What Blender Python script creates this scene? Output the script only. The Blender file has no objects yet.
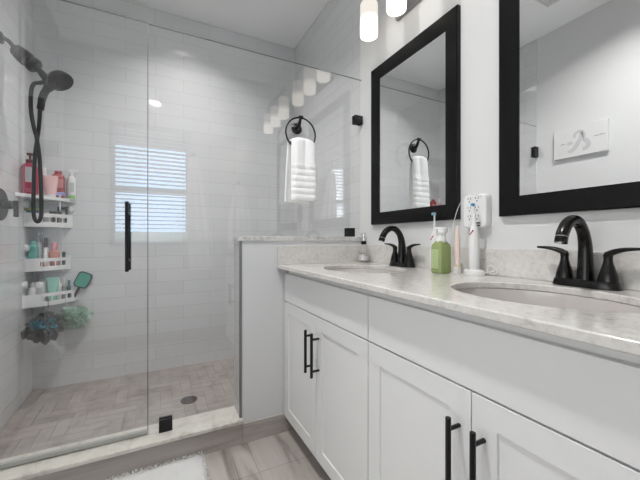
import bpy, bmesh, math, random
from mathutils import Vector, Matrix
random.seed(7)
SC = bpy.context.scene
COL = SC.collection
PI = math.pi

# ------------------------------------------------------------------ camera
cd = bpy.data.cameras.new('camera')
cam = bpy.data.objects.new('camera', cd)
COL.objects.link(cam)
cd.sensor_width = 36.0
cd.lens = 322.26 * 36.0 / 640.0
cd.shift_y = -(240 - 239.13) / 640.0
cd.clip_start = 0.01
cam.location = (0, 0, 1.0308)
cam.rotation_euler = (PI / 2, 0, -math.radians(26.826))
SC.camera = cam

# ------------------------------------------------------------------ world, exposure
w = bpy.data.worlds.new('world')
SC.world = w
w.use_nodes = True
wn = w.node_tree
bg = wn.nodes['Background']
tc = wn.nodes.new('ShaderNodeTexCoord')
sx = wn.nodes.new('ShaderNodeSeparateXYZ')
wr = wn.nodes.new('ShaderNodeValToRGB')
wn.links.new(tc.outputs['Generated'], sx.inputs[0])
wn.links.new(sx.outputs['Z'], wr.inputs[0])
wr.color_ramp.elements[0].position = 0.0
wr.color_ramp.elements[0].color = (0.52, 0.74, 1.0, 1)
wr.color_ramp.elements[1].position = 0.5
wr.color_ramp.elements[1].color = (0.38, 0.64, 1.0, 1)
wn.links.new(wr.outputs[0], bg.inputs[0])
bg.inputs[1].default_value = 6.6
SC.view_settings.view_transform = 'Standard'
SC.view_settings.look = 'None'
SC.view_settings.gamma = 1.0
SC.view_settings.use_curve_mapping = False
SC.view_settings.exposure = -0.45
SC.cycles.max_bounces = 14
SC.cycles.diffuse_bounces = 8
SC.cycles.glossy_bounces = 8
SC.cycles.transparent_max_bounces = 24
SC.cycles.sample_clamp_indirect = 8.0

# high sun from the vanity side of the house: added to bounce off the paving onto the ceiling
su = bpy.data.lights.new('sun', 'SUN'); su.energy = 85.0; su.angle = 0.01; su.color = (1.0, 0.97, 0.92)
suo = bpy.data.objects.new('sun', su); COL.objects.link(suo)
suo.location = (6, -4, 8); suo.rotation_euler = (0, math.radians(38), 0)
# added fill light for the cabinet fronts, shining in from the unseen bedroom
bd = bpy.data.lights.new('bedroom_fill', 'AREA')
bd.shape = 'RECTANGLE'; bd.size = 3.4; bd.size_y = 1.6; bd.energy = 82.0; bd.color = (0.965, 0.985, 1.0)
bdo = bpy.data.objects.new('bedroom_fill', bd); COL.objects.link(bdo)
bdo.location = (-3.42, 0.1, 1.45)
bdo.rotation_euler = (PI / 2, 0, -PI / 2)

LAMP_E = 3.4       # radiance of the opal lamp shades
SPOT_E = 14.0      # radiance of the recessed ceiling light
SHOWER_E = 7.0    # radiance of the recessed light over the shower

# ------------------------------------------------------------------ key measures (metres)
XW, XL, YB, YR, ZC = 1.145, -0.742, 2.794, -0.187, 2.809
YP, YG, XP = 1.633, 1.683, 0.382          # half wall face, glass, half wall end
ZCAP, ZGT, ZCT = 1.045, 2.025, 0.895

# ------------------------------------------------------------------ materials
def new_mat(name):
    m = bpy.data.materials.new(name)
    m.use_nodes = True
    nt = m.node_tree
    return m, nt, nt.nodes['Principled BSDF']

def plain(name, col, rough=0.5, metal=0.0, bump=0.0, bscale=200.0, spec=None, trans=0.0, coat=0.0, var=0.0, emit=0.0):
    m, nt, b = new_mat(name)
    b.inputs['Base Color'].default_value = (*col, 1)
    b.inputs['Roughness'].default_value = rough
    b.inputs['Metallic'].default_value = metal
    if spec is not None: b.inputs['Specular IOR Level'].default_value = spec
    b.inputs['Transmission Weight'].default_value = trans
    b.inputs['Coat Weight'].default_value = coat
    if emit:
        b.inputs['Emission Color'].default_value = (*col, 1)
        b.inputs['Emission Strength'].default_value = emit
    t = nt.nodes.new('ShaderNodeTexCoord')
    n = nt.nodes.new('ShaderNodeTexNoise')
    n.inputs['Scale'].default_value = bscale
    n.inputs['Detail'].default_value = 3
    nt.links.new(t.outputs['Object'], n.inputs['Vector'])
    if bump:
        bp = nt.nodes.new('ShaderNodeBump')
        bp.inputs['Strength'].default_value = bump
        bp.inputs['Distance'].default_value = 0.002
        nt.links.new(n.outputs['Fac'], bp.inputs['Height'])
        nt.links.new(bp.outputs[0], b.inputs['Normal'])
    if var:
        mx = nt.nodes.new('ShaderNodeMix'); mx.data_type = 'RGBA'
        mx.inputs['A'].default_value = (*[c * (1 - var) for c in col], 1)
        mx.inputs['B'].default_value = (*[min(1, c * (1 + var)) for c in col], 1)
        nt.links.new(n.outputs['Fac'], mx.inputs['Factor'])
        nt.links.new(mx.outputs['Result'], b.inputs['Base Color'])
    return m

def tile_mat(name, axis, shift, tile=(0.635, 0.642, 0.648), grout=(0.485, 0.487, 0.49)):
    """white glossy 10 x 40 cm wall tile in a running bond"""
    m, nt, b = new_mat(name)
    t = nt.nodes.new('ShaderNodeTexCoord')
    s = nt.nodes.new('ShaderNodeSeparateXYZ')
    c = nt.nodes.new('ShaderNodeCombineXYZ')
    a = nt.nodes.new('ShaderNodeMath'); a.operation = 'ADD'; a.inputs[1].default_value = shift + 8.0
    nt.links.new(t.outputs['Object'], s.inputs[0])
    nt.links.new(s.outputs[axis], a.inputs[0])
    nt.links.new(a.outputs[0], c.inputs['X'])
    nt.links.new(s.outputs['Z'], c.inputs['Y'])
    br = nt.nodes.new('ShaderNodeTexBrick')
    br.offset = 0.5; br.offset_frequency = 2; br.squash = 1.0
    br.inputs['Scale'].default_value = 1.0
    br.inputs['Brick Width'].default_value = 0.4
    br.inputs['Row Height'].default_value = 0.1
    br.inputs['Mortar Size'].default_value = 0.0013
    br.inputs['Mortar Smooth'].default_value = 0.15
    br.inputs['Bias'].default_value = 0.0
    br.inputs['Color1'].default_value = (*tile, 1)
    br.inputs['Color2'].default_value = (*[x * 1.05 for x in tile], 1)
    br.inputs['Mortar'].default_value = (*grout, 1)
    nt.links.new(c.outputs[0], br.inputs['Vector'])
    nt.links.new(br.outputs['Color'], b.inputs['Base Color'])
    b.inputs['Roughness'].default_value = 0.05
    n = nt.nodes.new('ShaderNodeTexNoise'); n.inputs['Scale'].default_value = 7.0; n.inputs['Detail'].default_value = 1
    nt.links.new(t.outputs['Object'], n.inputs['Vector'])
    sub = nt.nodes.new('ShaderNodeMath'); sub.operation = 'MULTIPLY_ADD'
    sub.inputs[1].default_value = -1.0
    nt.links.new(br.outputs['Fac'], sub.inputs[0])
    nt.links.new(n.outputs['Fac'], sub.inputs[2])
    bp = nt.nodes.new('ShaderNodeBump'); bp.inputs['Strength'].default_value = 0.3; bp.inputs['Distance'].default_value = 0.002
    nt.links.new(sub.outputs[0], bp.inputs['Height'])
    nt.links.new(bp.outputs[0], b.inputs['Normal'])
    return m

def stone_tile(name, mode):
    """beige grey vein-cut porcelain; mode: floor (30 x 60 grid), board (upright face), tone (per face attribute)"""
    m, nt, b = new_mat(name)
    t = nt.nodes.new('ShaderNodeTexCoord')
    mp = nt.nodes.new('ShaderNodeMapping')
    nt.links.new(t.outputs['Object'], mp.inputs['Vector'])
    mp.inputs['Scale'].default_value = {'floor': (9, 0.9, 1), 'board': (0.9, 1, 16), 'tone': (5, 5, 1)}[mode]
    if mode == 'floor': mp.inputs['Rotation'].default_value = (0, 0, 0.06)
    n = nt.nodes.new('ShaderNodeTexNoise')
    n.inputs['Scale'].default_value = 1.6; n.inputs['Detail'].default_value = 6; n.inputs['Roughness'].default_value = 0.62
    n.inputs['Distortion'].default_value = 0.5
    nt.links.new(mp.outputs[0], n.inputs['Vector'])
    r = nt.nodes.new('ShaderNodeValToRGB')
    e = r.color_ramp.elements
    e[0].position = 0.36; e[0].color = (0.225, 0.198, 0.180, 1)
    e[1].position = 0.66; e[1].color = (0.455, 0.420, 0.392, 1)
    x = r.color_ramp.elements.new(0.47); x.color = (0.385, 0.350, 0.324, 1)
    if mode == 'board':
        e[0].color = (0.330, 0.300, 0.275, 1); x.color = (0.410, 0.375, 0.350, 1); e[2].color = (0.460, 0.425, 0.400, 1)
    if mode == 'tone':
        e[0].color = (0.270, 0.240, 0.218, 1); x.color = (0.335, 0.302, 0.279, 1); e[2].color = (0.375, 0.342, 0.318, 1)
    nt.links.new(n.outputs['Fac'], r.inputs[0])
    out = r.outputs[0]
    if mode == 'floor':
        s = nt.nodes.new('ShaderNodeSeparateXYZ'); c = nt.nodes.new('ShaderNodeCombineXYZ')
        nt.links.new(t.outputs['Object'], s.inputs[0])
        ax = nt.nodes.new('ShaderNodeMath'); ax.inputs[1].default_value = 6.0 - 1.392
        ay = nt.nodes.new('ShaderNodeMath'); ay.inputs[1].default_value = 6.0 - 0.404
        nt.links.new(s.outputs['Y'], ax.inputs[0]); nt.links.new(s.outputs['X'], ay.inputs[0])
        nt.links.new(ax.outputs[0], c.inputs['X']); nt.links.new(ay.outputs[0], c.inputs['Y'])
        br = nt.nodes.new('ShaderNodeTexBrick'); br.offset = 0.0; br.offset_frequency = 2
        br.inputs['Scale'].default_value = 1; br.inputs['Brick Width'].default_value = 0.6
        br.inputs['Row Height'].default_value = 0.3; br.inputs['Mortar Size'].default_value = 0.0016
        br.inputs['Color1'].default_value = (0.92, 0.92, 0.92, 1); br.inputs['Color2'].default_value = (1.1, 1.1, 1.1, 1)
        br.inputs['Mortar'].default_value = (0.62, 0.61, 0.6, 1)
        nt.links.new(c.outputs[0], br.inputs['Vector'])
        fac = br.outputs['Color']
    elif mode == 'tone':
        at = nt.nodes.new('ShaderNodeAttribute'); at.attribute_name = 'tone'
        fac = at.outputs['Fac']
    else:
        fac = None
    if fac is not None:
        mx = nt.nodes.new('ShaderNodeMix'); mx.data_type = 'RGBA'; mx.blend_type = 'MULTIPLY'
        mx.inputs['Factor'].default_value = 1.0
        nt.links.new(out, mx.inputs['A']); nt.links.new(fac, mx.inputs['B'])
        out = mx.outputs['Result']
    nt.links.new(out, b.inputs['Base Color'])
    b.inputs['Roughness'].default_value = 0.42
    return m

def quartz(name, lo, mid, hi, rough=0.16, scale=38.0):
    m, nt, b = new_mat(name)
    t = nt.nodes.new('ShaderNodeTexCoord')
    n1 = nt.nodes.new('ShaderNodeTexNoise'); n1.inputs['Scale'].default_value = scale
    n1.inputs['Detail'].default_value = 7; n1.inputs['Roughness'].default_value = 0.7; n1.inputs['Distortion'].default_value = 0.6
    n2 = nt.nodes.new('ShaderNodeTexNoise'); n2.inputs['Scale'].default_value = 7.0; n2.inputs['Detail'].default_value = 3
    nt.links.new(t.outputs['Object'], n1.inputs['Vector']); nt.links.new(t.outputs['Object'], n2.inputs['Vector'])
    ma = nt.nodes.new('ShaderNodeMath'); ma.operation = 'MULTIPLY_ADD'; ma.inputs[1].default_value = 0.35
    nt.links.new(n2.outputs['Fac'], ma.inputs[0]); nt.links.new(n1.outputs['Fac'], ma.inputs[2])
    r = nt.nodes.new('ShaderNodeValToRGB'); e = r.color_ramp.elements
    e[0].position = 0.50; e[0].color = (*lo, 1); e[1].position = 0.80; e[1].color = (*hi, 1)
    x = e.new(0.63); x.color = (*mid, 1)
    nt.links.new(ma.outputs[0], r.inputs[0]); nt.links.new(r.outputs[0], b.inputs['Base Color'])
    b.inputs['Roughness'].default_value = rough
    return m

def pane_mat(name, f0, tint=(1, 1, 1)):
    """clear sheet glass: transparent body, a mirror reflection that grows towards grazing angles"""
    m = bpy.data.materials.new(name); m.use_nodes = True
    nt = m.node_tree; nt.nodes.clear()
    out = nt.nodes.new('ShaderNodeOutputMaterial')
    tr = nt.nodes.new('ShaderNodeBsdfTransparent'); tr.inputs[0].default_value = (*tint, 1)
    gl = nt.nodes.new('ShaderNodeBsdfGlossy'); gl.inputs['Roughness'].default_value = 0.0
    gl.inputs['Color'].default_value = (1, 1, 1, 1)
    lw = nt.nodes.new('ShaderNodeLayerWeight'); lw.inputs['Blend'].default_value = 0.5
    pw = nt.nodes.new('ShaderNodeMath'); pw.operation = 'POWER'; pw.inputs[1].default_value = 5
    ma = nt.nodes.new('ShaderNodeMath'); ma.operation = 'MULTIPLY_ADD'
    ma.inputs[1].default_value = 1 - f0; ma.inputs[2].default_value = f0
    mx = nt.nodes.new('ShaderNodeMixShader')
    L = nt.links
    L.new(lw.outputs['Facing'], pw.inputs[0]); L.new(pw.outputs[0], ma.inputs[0]); L.new(ma.outputs[0], mx.inputs[0])
    L.new(tr.outputs[0], mx.inputs[1]); L.new(gl.outputs[0], mx.inputs[2]); L.new(mx.outputs[0], out.inputs[0])
    return m

def emit_mat(name, col, s):
    m = bpy.data.materials.new(name); m.use_nodes = True
    nt = m.node_tree; nt.nodes.clear()
    out = nt.nodes.new('ShaderNodeOutputMaterial'); em = nt.nodes.new('ShaderNodeEmission')
    em.inputs[0].default_value = (*col, 1); em.inputs[1].default_value = s
    nt.links.new(em.outputs[0], out.inputs[0])
    return m

def shade_mat(name):
    """opal glass shade: the bulb hangs low in it, so the lower half glows more"""
    m = emit_mat(name, (1.0, 0.94, 0.85), LAMP_E)
    nt = m.node_tree; em = nt.nodes['Emission']
    t = nt.nodes.new('ShaderNodeTexCoord'); s = nt.nodes.new('ShaderNodeSeparateXYZ'); r = nt.nodes.new('ShaderNodeMapRange')
    r.inputs['From Min'].default_value = 0.055; r.inputs['From Max'].default_value = 0.10
    r.inputs['To Min'].default_value = LAMP_E; r.inputs['To Max'].default_value = LAMP_E * 0.37
    nt.links.new(t.outputs['Object'], s.inputs[0]); nt.links.new(s.outputs['Z'], r.inputs['Value']); nt.links.new(r.outputs[0], em.inputs[1])
    return m

M = dict(
    paint=plain('wall_paint', (0.660, 0.662, 0.662), 0.6, bump=0.05, bscale=150),
    ceil=plain('ceiling_paint', (0.94, 0.945, 0.945), 0.75, bump=0.05, bscale=120),
    cab=plain('white_cabinet_lacquer', (0.735, 0.737, 0.735), 0.38, bump=0.02, bscale=60),
    trimw=plain('white_trim', (0.72, 0.72, 0.72), 0.4, bump=0.02),
    kick=plain('toe_kick_shade', (0.35, 0.35, 0.36), 0.5, bump=0.02),  # darkened to hold the shadow under the doors
    black=plain('matte_black_metal', (0.008, 0.008, 0.0085), 0.35, spec=0.3, bump=0.02),
    faucet=plain('oil_black_faucet', (0.016, 0.015, 0.015), 0.22, metal=0.6, bump=0.01),
    showerm=plain('dark_shower_metal', (0.012, 0.012, 0.013), 0.36, metal=0.0, spec=0.3, bump=0.02),
    frame=plain("black_mirror_frame", (0.006, 0.006, 0.0065), 0.26, spec=0.16, bump=0.03, bscale=80),
    nickel=plain('brushed_nickel', (0.30, 0.30, 0.31), 0.35, metal=0.9, bump=0.02),
    chrome=plain('chrome', (0.8, 0.8, 0.82), 0.1, metal=1.0),
    bronze=plain('drain_bronze', (0.05, 0.035, 0.028), 0.5, metal=0.0, bump=0.05),
    mirror=plain('mirror_silver', (0.90, 0.91, 0.91), 0.0, metal=1.0),
    porc=plain('porcelain', (0.56, 0.53, 0.51), 0.12, bump=0.0),
    towel=plain('white_terry', (0.90, 0.90, 0.90), 0.95, bump=0.9, bscale=450),
    rug=plain('white_shag', (0.68, 0.68, 0.68), 0.95, bump=0.9, bscale=300),
    wplast=plain('white_plastic', (0.76, 0.76, 0.76), 0.35, bump=0.01),
    gplast=plain('grey_plastic', (0.40, 0.41, 0.42), 0.4, bump=0.01),
    dplast=plain('dark_plastic', (0.03, 0.03, 0.035), 0.4, bump=0.01),
    slat=plain('blind_slat', (0.50, 0.50, 0.49), 0.5, bump=0.01),
    sweep=plain('clear_vinyl_sweep', (0.40, 0.41, 0.385), 0.3, bump=0.01),
    tile_x=tile_mat('shower_tile_back', 'X', 0.01),
    tile_y=tile_mat('shower_tile_side', 'Y', 0.006),
    floor=stone_tile('floor_porcelain', 'floor'),
    board=stone_tile('baseboard_porcelain', 'board'),
    herr=stone_tile('shower_floor_porcelain', 'tone'),
    grout=plain('floor_grout', (0.24, 0.21, 0.19), 0.8, bump=0.2),
    quartz=quartz('quartz_top', (0.49, 0.465, 0.43), (0.605, 0.585, 0.56), (0.665, 0.65, 0.63), 0.13, 55),
    granite=quartz('granite_cap', (0.33, 0.32, 0.31), (0.52, 0.51, 0.50), (0.66, 0.66, 0.65), 0.25, 60),
    marble=quartz('curb_marble', (0.46, 0.43, 0.39), (0.60, 0.58, 0.53), (0.66, 0.64, 0.59), 0.3, 14),
    glass=pane_mat('shower_glass', 0.070),
    winglass=pane_mat('window_glass', 0.04),
    edge=plain('glass_edge', (0.10, 0.12, 0.115), 0.3),
    shade=shade_mat('opal_shade'),
    lens=emit_mat('recessed_lens', (1.0, 0.97, 0.93), SPOT_E),
    lens2=emit_mat('shower_lens', (1.0, 0.97, 0.93), SHOWER_E),
)

def col_mat(name, col, rough=0.4, **k):
    if name not in M: M[name] = plain(name, col, rough, bump=0.02, **k)
    return M[name]

# ------------------------------------------------------------------ mesh helpers
def bx(bm, x0, x1, y0, y1, z0, z1):
    vs = [bm.verts.new((x, y, z)) for x in (x0, x1) for y in (y0, y1) for z in (z0, z1)]
    for f in ((0, 1, 3, 2), (4, 6, 7, 5), (0, 4, 5, 1), (2, 3, 7, 6), (0, 2, 6, 4), (1, 5, 7, 3)):
        bm.faces.new([vs[i] for i in f])

def frame_of(d):
    d = Vector(d).normalized()
    u = d.orthogonal().normalized()
    return u, d.cross(u).normalized()

def tube(bm, pts, r, n=12, cap=True, flat=None):
    """swept tube; r a number or one per point; flat = (su, sv) squashes the section along fixed axes"""
    pts = [Vector(p) for p in pts]
    rs = r if isinstance(r, (list, tuple)) else [r] * len(pts)
    rings = []; u = None
    for i, p in enumerate(pts):
        d = (pts[min(i + 1, len(pts) - 1)] - pts[max(i - 1, 0)]).normalized()
        if u is None: u = frame_of(d)[0]
        u = (u - d * u.dot(d)).normalized(); v = d.cross(u)
        rings.append([bm.verts.new(p + (u * math.cos(2 * PI * k / n) + v * math.sin(2 * PI * k / n)) * rs[i]) for k in range(n)])
    for a, b in zip(rings, rings[1:]):
        for k in range(n):
            bm.faces.new((a[k], a[(k + 1) % n], b[(k + 1) % n], b[k]))
    if cap:
        bm.faces.new(rings[0][::-1]); bm.faces.new(rings[-1])

def loft(bm, rings, cap=True):
    R = [[bm.verts.new(p) for p in ring] for ring in rings]
    n = len(R[0])
    for a, b in zip(R, R[1:]):
        for k in range(n):
            bm.faces.new((a[k], a[(k + 1) % n], b[(k + 1) % n], b[k]))
    if cap:
        bm.faces.new(R[0][::-1]); bm.faces.new(R[-1])

def lathe(bm, prof, c=(0, 0, 0), n=28, sx=1.0, sy=1.0, sq=2.0, axis='Z'):
    """profile of (radius, height); sq > 2 squares the section"""
    def pt(r, z, k):
        a = 2 * PI * k / n
        ca, sa = math.cos(a), math.sin(a)
        e = 2.0 / sq
        px = r * sx * math.copysign(abs(ca) ** e, ca); py = r * sy * math.copysign(abs(sa) ** e, sa)
        v = {'Z': (px, py, z), 'X': (z, px, py), 'Y': (px, z, py)}[axis]
        return (c[0] + v[0], c[1] + v[1], c[2] + v[2])
    loft(bm, [[pt(max(r, 1e-4), z, k) for k in range(n)] for r, z in prof])

def ellipse_tube(bm, c, R, r, n=40, m=10, plane='XZ'):
    cx, cy, cz = c
    rings = []
    for i in range(n):
        a = 2 * PI * i / n
        d = Vector((math.cos(a), 0, math.sin(a)))
        rings.append([bm.verts.new(Vector(c) + d * (R + r * math.cos(2 * PI * k / m)) + Vector((0, r * math.sin(2 * PI * k / m), 0))) for k in range(m)])
    for i in range(n):
        a, b = rings[i], rings[(i + 1) % n]
        for k in range(m):
            bm.faces.new((a[k], a[(k + 1) % m], b[(k + 1) % m], b[k]))

def smooth_path(pts, sub=6):
    pts = [Vector(p) for p in pts]
    out = []
    for i in range(len(pts) - 1):
        p0 = pts[max(i - 1, 0)]; p1 = pts[i]; p2 = pts[i + 1]; p3 = pts[min(i + 2, len(pts) - 1)]
        for k in range(sub):
            t = k / sub
            out.append(0.5 * ((2 * p1) + (p2 - p0) * t + (2 * p0 - 5 * p1 + 4 * p2 - p3) * t * t + (-p0 + 3 * p1 - 3 * p2 + p3) * t ** 3))
    out.append(pts[-1])
    return out

def root_loc(o):
    while o.parent: o = o.parent
    return Vector(o.location)

def obj(name, bm, mat, parent=None, bevel=0.0, angle=35, label=None, seg=2, world=True):
    """links a bmesh (world coordinates) as one mesh object, made local to the thing it belongs to"""
    if parent is not None and world:
        bmesh.ops.translate(bm, verts=bm.verts, vec=-root_loc(parent))
    bmesh.ops.recalc_face_normals(bm, faces=bm.faces)
    me = bpy.data.meshes.new(name)
    bm.to_mesh(me); bm.free()
    for p in me.polygons: p.use_smooth = True
    me.set_sharp_from_angle(angle=math.radians(angle))
    me.materials.append(mat)
    o = bpy.data.objects.new(name, me)
    COL.objects.link(o)
    if parent is not None: o.parent = parent
    if bevel:
        b = o.modifiers.new('bevel', 'BEVEL'); b.width = bevel; b.segments = seg; b.limit_method = 'ANGLE'
        b.angle_limit = math.radians(40)
    if label: o['label'] = label
    return o

def box_obj(name, dims, mat, parent=None, bevel=0.0, **k):
    bm = bmesh.new(); bx(bm, *dims)
    return obj(name, bm, mat, parent, bevel, **k)

def thing(name, label, cat, loc, group=None, rotz=0.0):
    o = bpy.data.objects.new(name, None)
    COL.objects.link(o)
    o.empty_display_size = 0.05
    o.location = loc; o.rotation_euler = (0, 0, rotz)
    o['label'] = label; o['category'] = cat
    if group: o['group'] = group
    return o

def tag(o, label, cat, group=None, kind=None):
    o['label'] = label; o['category'] = cat
    if group: o['group'] = group
    if kind: o['kind'] = kind
    return o

def dup(root, loc, label, group=None):
    r = root.copy(); COL.objects.link(r); r.location = loc; r['label'] = label
    if group: r['group'] = group
    for ch in list(root.children):
        c = ch.copy(); COL.objects.link(c); c.parent = r
        for g in list(ch.children):
            d = g.copy(); COL.objects.link(d); d.parent = c
    return r

def struct(name, bm, mat, parent=None, bevel=0.0, label=None, **k):
    o = obj(name, bm, mat, parent, bevel, **k)
    if parent is None:
        o['kind'] = 'structure'
        if label: o['label'] = label
    return o

def sbox(name, dims, mat, bevel=0.0, label=None):
    bm = bmesh.new(); bx(bm, *dims)
    return struct(name, bm, mat, None, bevel, label)

# ================================================================== SETTING
sbox('floor', (XL - 0.1, XW + 0.1, YR - 0.15, 1.70, -0.1, 0.0), M['floor'], label='beige grey vein-cut floor tile')
sbox('ceiling', (XL - 0.1, XW + 0.1, YR - 0.15, YB + 0.1, ZC, ZC + 0.1), M['ceil'], label='flat light ceiling')
bm = bmesh.new()
DY0, DY1, DZ = -0.124, 0.76, 2.40  # doorway added to let fill light in, tall to cut glass veil
bx(bm, XL - 0.1, XL - 0.004, YR - 0.15, DY0, 0, ZC); bx(bm, XL - 0.1, XL - 0.004, DY1, YG + 0.004, 0, ZC)
bx(bm, XL - 0.1, XL - 0.004, DY0, DY1, DZ, ZC)
struct('wall_left', bm, M['paint'], label='plain white wall with an added doorway, opposite the vanity')
bm = bmesh.new()
for xa, xb in ((XL - 0.004, XL + 0.010), (XL - 0.114, XL - 0.1)):
    bx(bm, xa, xb, DY0 - 0.06, DY0, 0, DZ + 0.06); bx(bm, xa, xb, DY1, DY1 + 0.06, 0, DZ + 0.06); bx(bm, xa, xb, DY0, DY1, DZ, DZ + 0.06)
struct('trim_5', bm, M['trimw'], None, 0.002, label='white casing of the added doorway')
# unseen bedroom beyond the doorway, added to carry the fill light
sbox('floor_bedroom', (-3.6, XL - 0.1, -2.2, 2.2, -0.1, 0.0), col_mat('bedroom_carpet', (0.45, 0.42, 0.39), 0.95), label='pale carpet of the added bedroom')
sbox('ceiling_bedroom', (-3.6, XL - 0.1, -2.2, 2.2, ZC, ZC + 0.1), M['ceil'], label='ceiling of the added bedroom')
sbox('wall_bedroom_north', (-3.6, XL - 0.1, 2.2, 2.3, 0, ZC), M['paint'], label='white side wall of the added bedroom')
sbox('wall_bedroom_south', (-3.6, XL - 0.1, -2.3, -2.2, 0, ZC), col_mat('antiveil_grey', (0.20, 0.205, 0.21), 0.6), label='side wall of the added bedroom, darkened against veil on the glass')  # unseen wall kept dark so its reflection adds no veil
sbox('wall_bedroom_east', (XL - 0.1, XL - 0.004, -2.3, YR - 0.151, 0, ZC + 0.1), M['paint'], label='white wall added to shut the sun out of the bedroom')  # unseen wall added against sun leaking in
bm = bmesh.new()
bx(bm, -3.6, -3.5, -2.2, 2.2, 0, 0.62); bx(bm, -3.6, -3.5, -2.2, 2.2, 2.28, ZC); bx(bm, -3.6, -3.5, -2.2, -1.65, 0.62, 2.28); bx(bm, -3.6, -3.5, 1.85, 2.2, 0.62, 2.28)
struct('wall_bedroom_west', bm, M['paint'], label='wall of the added bedroom with its wide window')
bm = bmesh.new()
for yy in (-1.65, -0.50, 0.65, 1.81): bx(bm, -3.58, -3.53, yy, yy + 0.04, 0.62, 2.28)
bx(bm, -3.58, -3.53, -1.61, 1.81, 0.62, 0.66); bx(bm, -3.58, -3.53, -1.61, 1.81, 2.24, 2.28)
w2 = struct('window_2', bm, M['trimw'], label='white frame of the added wide bedroom window')
box_obj('sky_block', (-3.50, -3.495, -1.64, 1.84, 0.63, 2.27), col_mat('sky_block_white', (0.7, 0.7, 0.68), 0.9), w2)  # added sheet keeping blue sky light out of the unseen bedroom
sbox('wall_left_shower', (XL - 0.1, XL, YG + 0.004, YB + 0.1, -0.1, ZC), M['tile_y'], label='white tiled shower wall carrying the shower head')
sbox('wall_back', (XL - 0.0, XW + 0.1, YB, YB + 0.1, -0.1, ZC), M['tile_x'], label='white tiled back wall of the shower')
sbox('wall_right', (XW, XW + 0.1, YR - 0.15, 1.70, 0, ZC), M['paint'], label='white wall behind the vanity')
sbox('wall_right_shower', (XW, XW + 0.1, 1.70, YB, -0.1, ZC), M['tile_y'], label='tiled shower wall beyond the vanity wall')

# rear wall with the window opening
WX0, WX1, WZ0, WZ1 = -0.400, 0.310, 0.965, 2.140
bm = bmesh.new()
bx(bm, XL - 0.004, WX0, YR - 0.15, YR, 0, ZC); bx(bm, WX1, XW, YR - 0.15, YR, 0, ZC)
bx(bm, WX0, WX1, YR - 0.15, YR, 0, WZ0); bx(bm, WX0, WX1, YR - 0.15, YR, WZ1, ZC)
struct('wall_rear', bm, M['paint'], label='white wall with the window, behind the camera')
bm = bmesh.new()
y0, y1 = YR - 0.13, YR - 0.09
for d in ((WX0, WX0 + 0.04, y0, y1, WZ0, WZ1), (WX1 - 0.04, WX1, y0, y1, WZ0, WZ1),
          (WX0 + 0.04, WX1 - 0.04, y0, y1, WZ0, WZ0 + 0.035), (WX0 + 0.04, WX1 - 0.04, y0, y1, WZ1 - 0.035, WZ1),
          (WX0 + 0.04, WX1 - 0.04, y0, y1, 1.485, 1.54)):
    bx(bm, *d)
win = struct('window_1', bm, M['trimw'], label='white single hung window')
bm = bmesh.new(); bx(bm, WX0 + 0.04, WX1 - 0.04, y0 + 0.018, y0 + 0.022, WZ0 + 0.035, WZ1 - 0.035)
obj('pane', bm, M['winglass'], win)
sbox('trim_3', (WX0 - 0.02, WX1 + 0.02, YR, YR + 0.02, WZ0 - 0.025, WZ0), M['trimw'], 0.003, label='white window stool')

# outside the window
sbox('ground', (-9, 9, -14, YR - 0.16, -0.25, -0.15), col_mat('paving', (0.55, 0.55, 0.53), 0.9), label='unseen paving outside the window, pale to bounce light indoors')  # unseen ground made pale as a reflector for the ceiling
sbox('eave', (-2.5, 2.5, -1.15, YR - 0.15, 2.17, 2.30), col_mat('soffit', (0.06, 0.06, 0.06), 0.8), label='roof overhang above the window')
sbox('garden_wall', (-6, 6, -6.15, -6.0, -0.15, 1.22), col_mat('garden_wall', (0.30, 0.33, 0.27), 0.9), label='low garden wall seen through the window')

# shower floor: herringbone of small porcelain planks
sbox('floor_shower_bed', (XL, XW, 1.70, YB, -0.1, 0.0125), M['grout'], label='grout bed of the shower floor')
def herringbone(x0, x1, y0, y1, wd, n, gap):
    bm = bmesh.new(); tones = []
    def put(ax, ay, bxx, by):
        ax = max(ax + gap, x0); ay = max(ay + gap, y0); bxx = min(bxx - gap, x1); by = min(by - gap, y1)
        if bxx - ax < 0.003 or by - ay < 0.003: return
        bx(bm, ax, bxx, ay, by, 0.008, 0.0155)
        tones.extend([random.uniform(0.92, 1.10)] * 6)
    K = int(max(x1 - x0, y1 - y0) / wd) + 8
    for k in range(-4, K):
        for m_ in range(-K // n, K // n + 2):
            X = x0 + (k + 2 * n * m_) * wd; Y = y0 + k * wd
            put(X, Y, X + n * wd, Y + wd)
            put(X + n * wd, Y - (n - 1) * wd, X + (n + 1) * wd, Y + wd)
    return bm, tones
bm, tones = herringbone(XL, XW, 1.765, YB, 0.0635, 3, 0.0011)
o = struct('floor_shower', bm, M['herr'], label='herringbone tile floor of the shower')
a = o.data.attributes.new('tone', 'FLOAT', 'FACE')
for i, v in enumerate(tones): a.data[i].value = v

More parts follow.
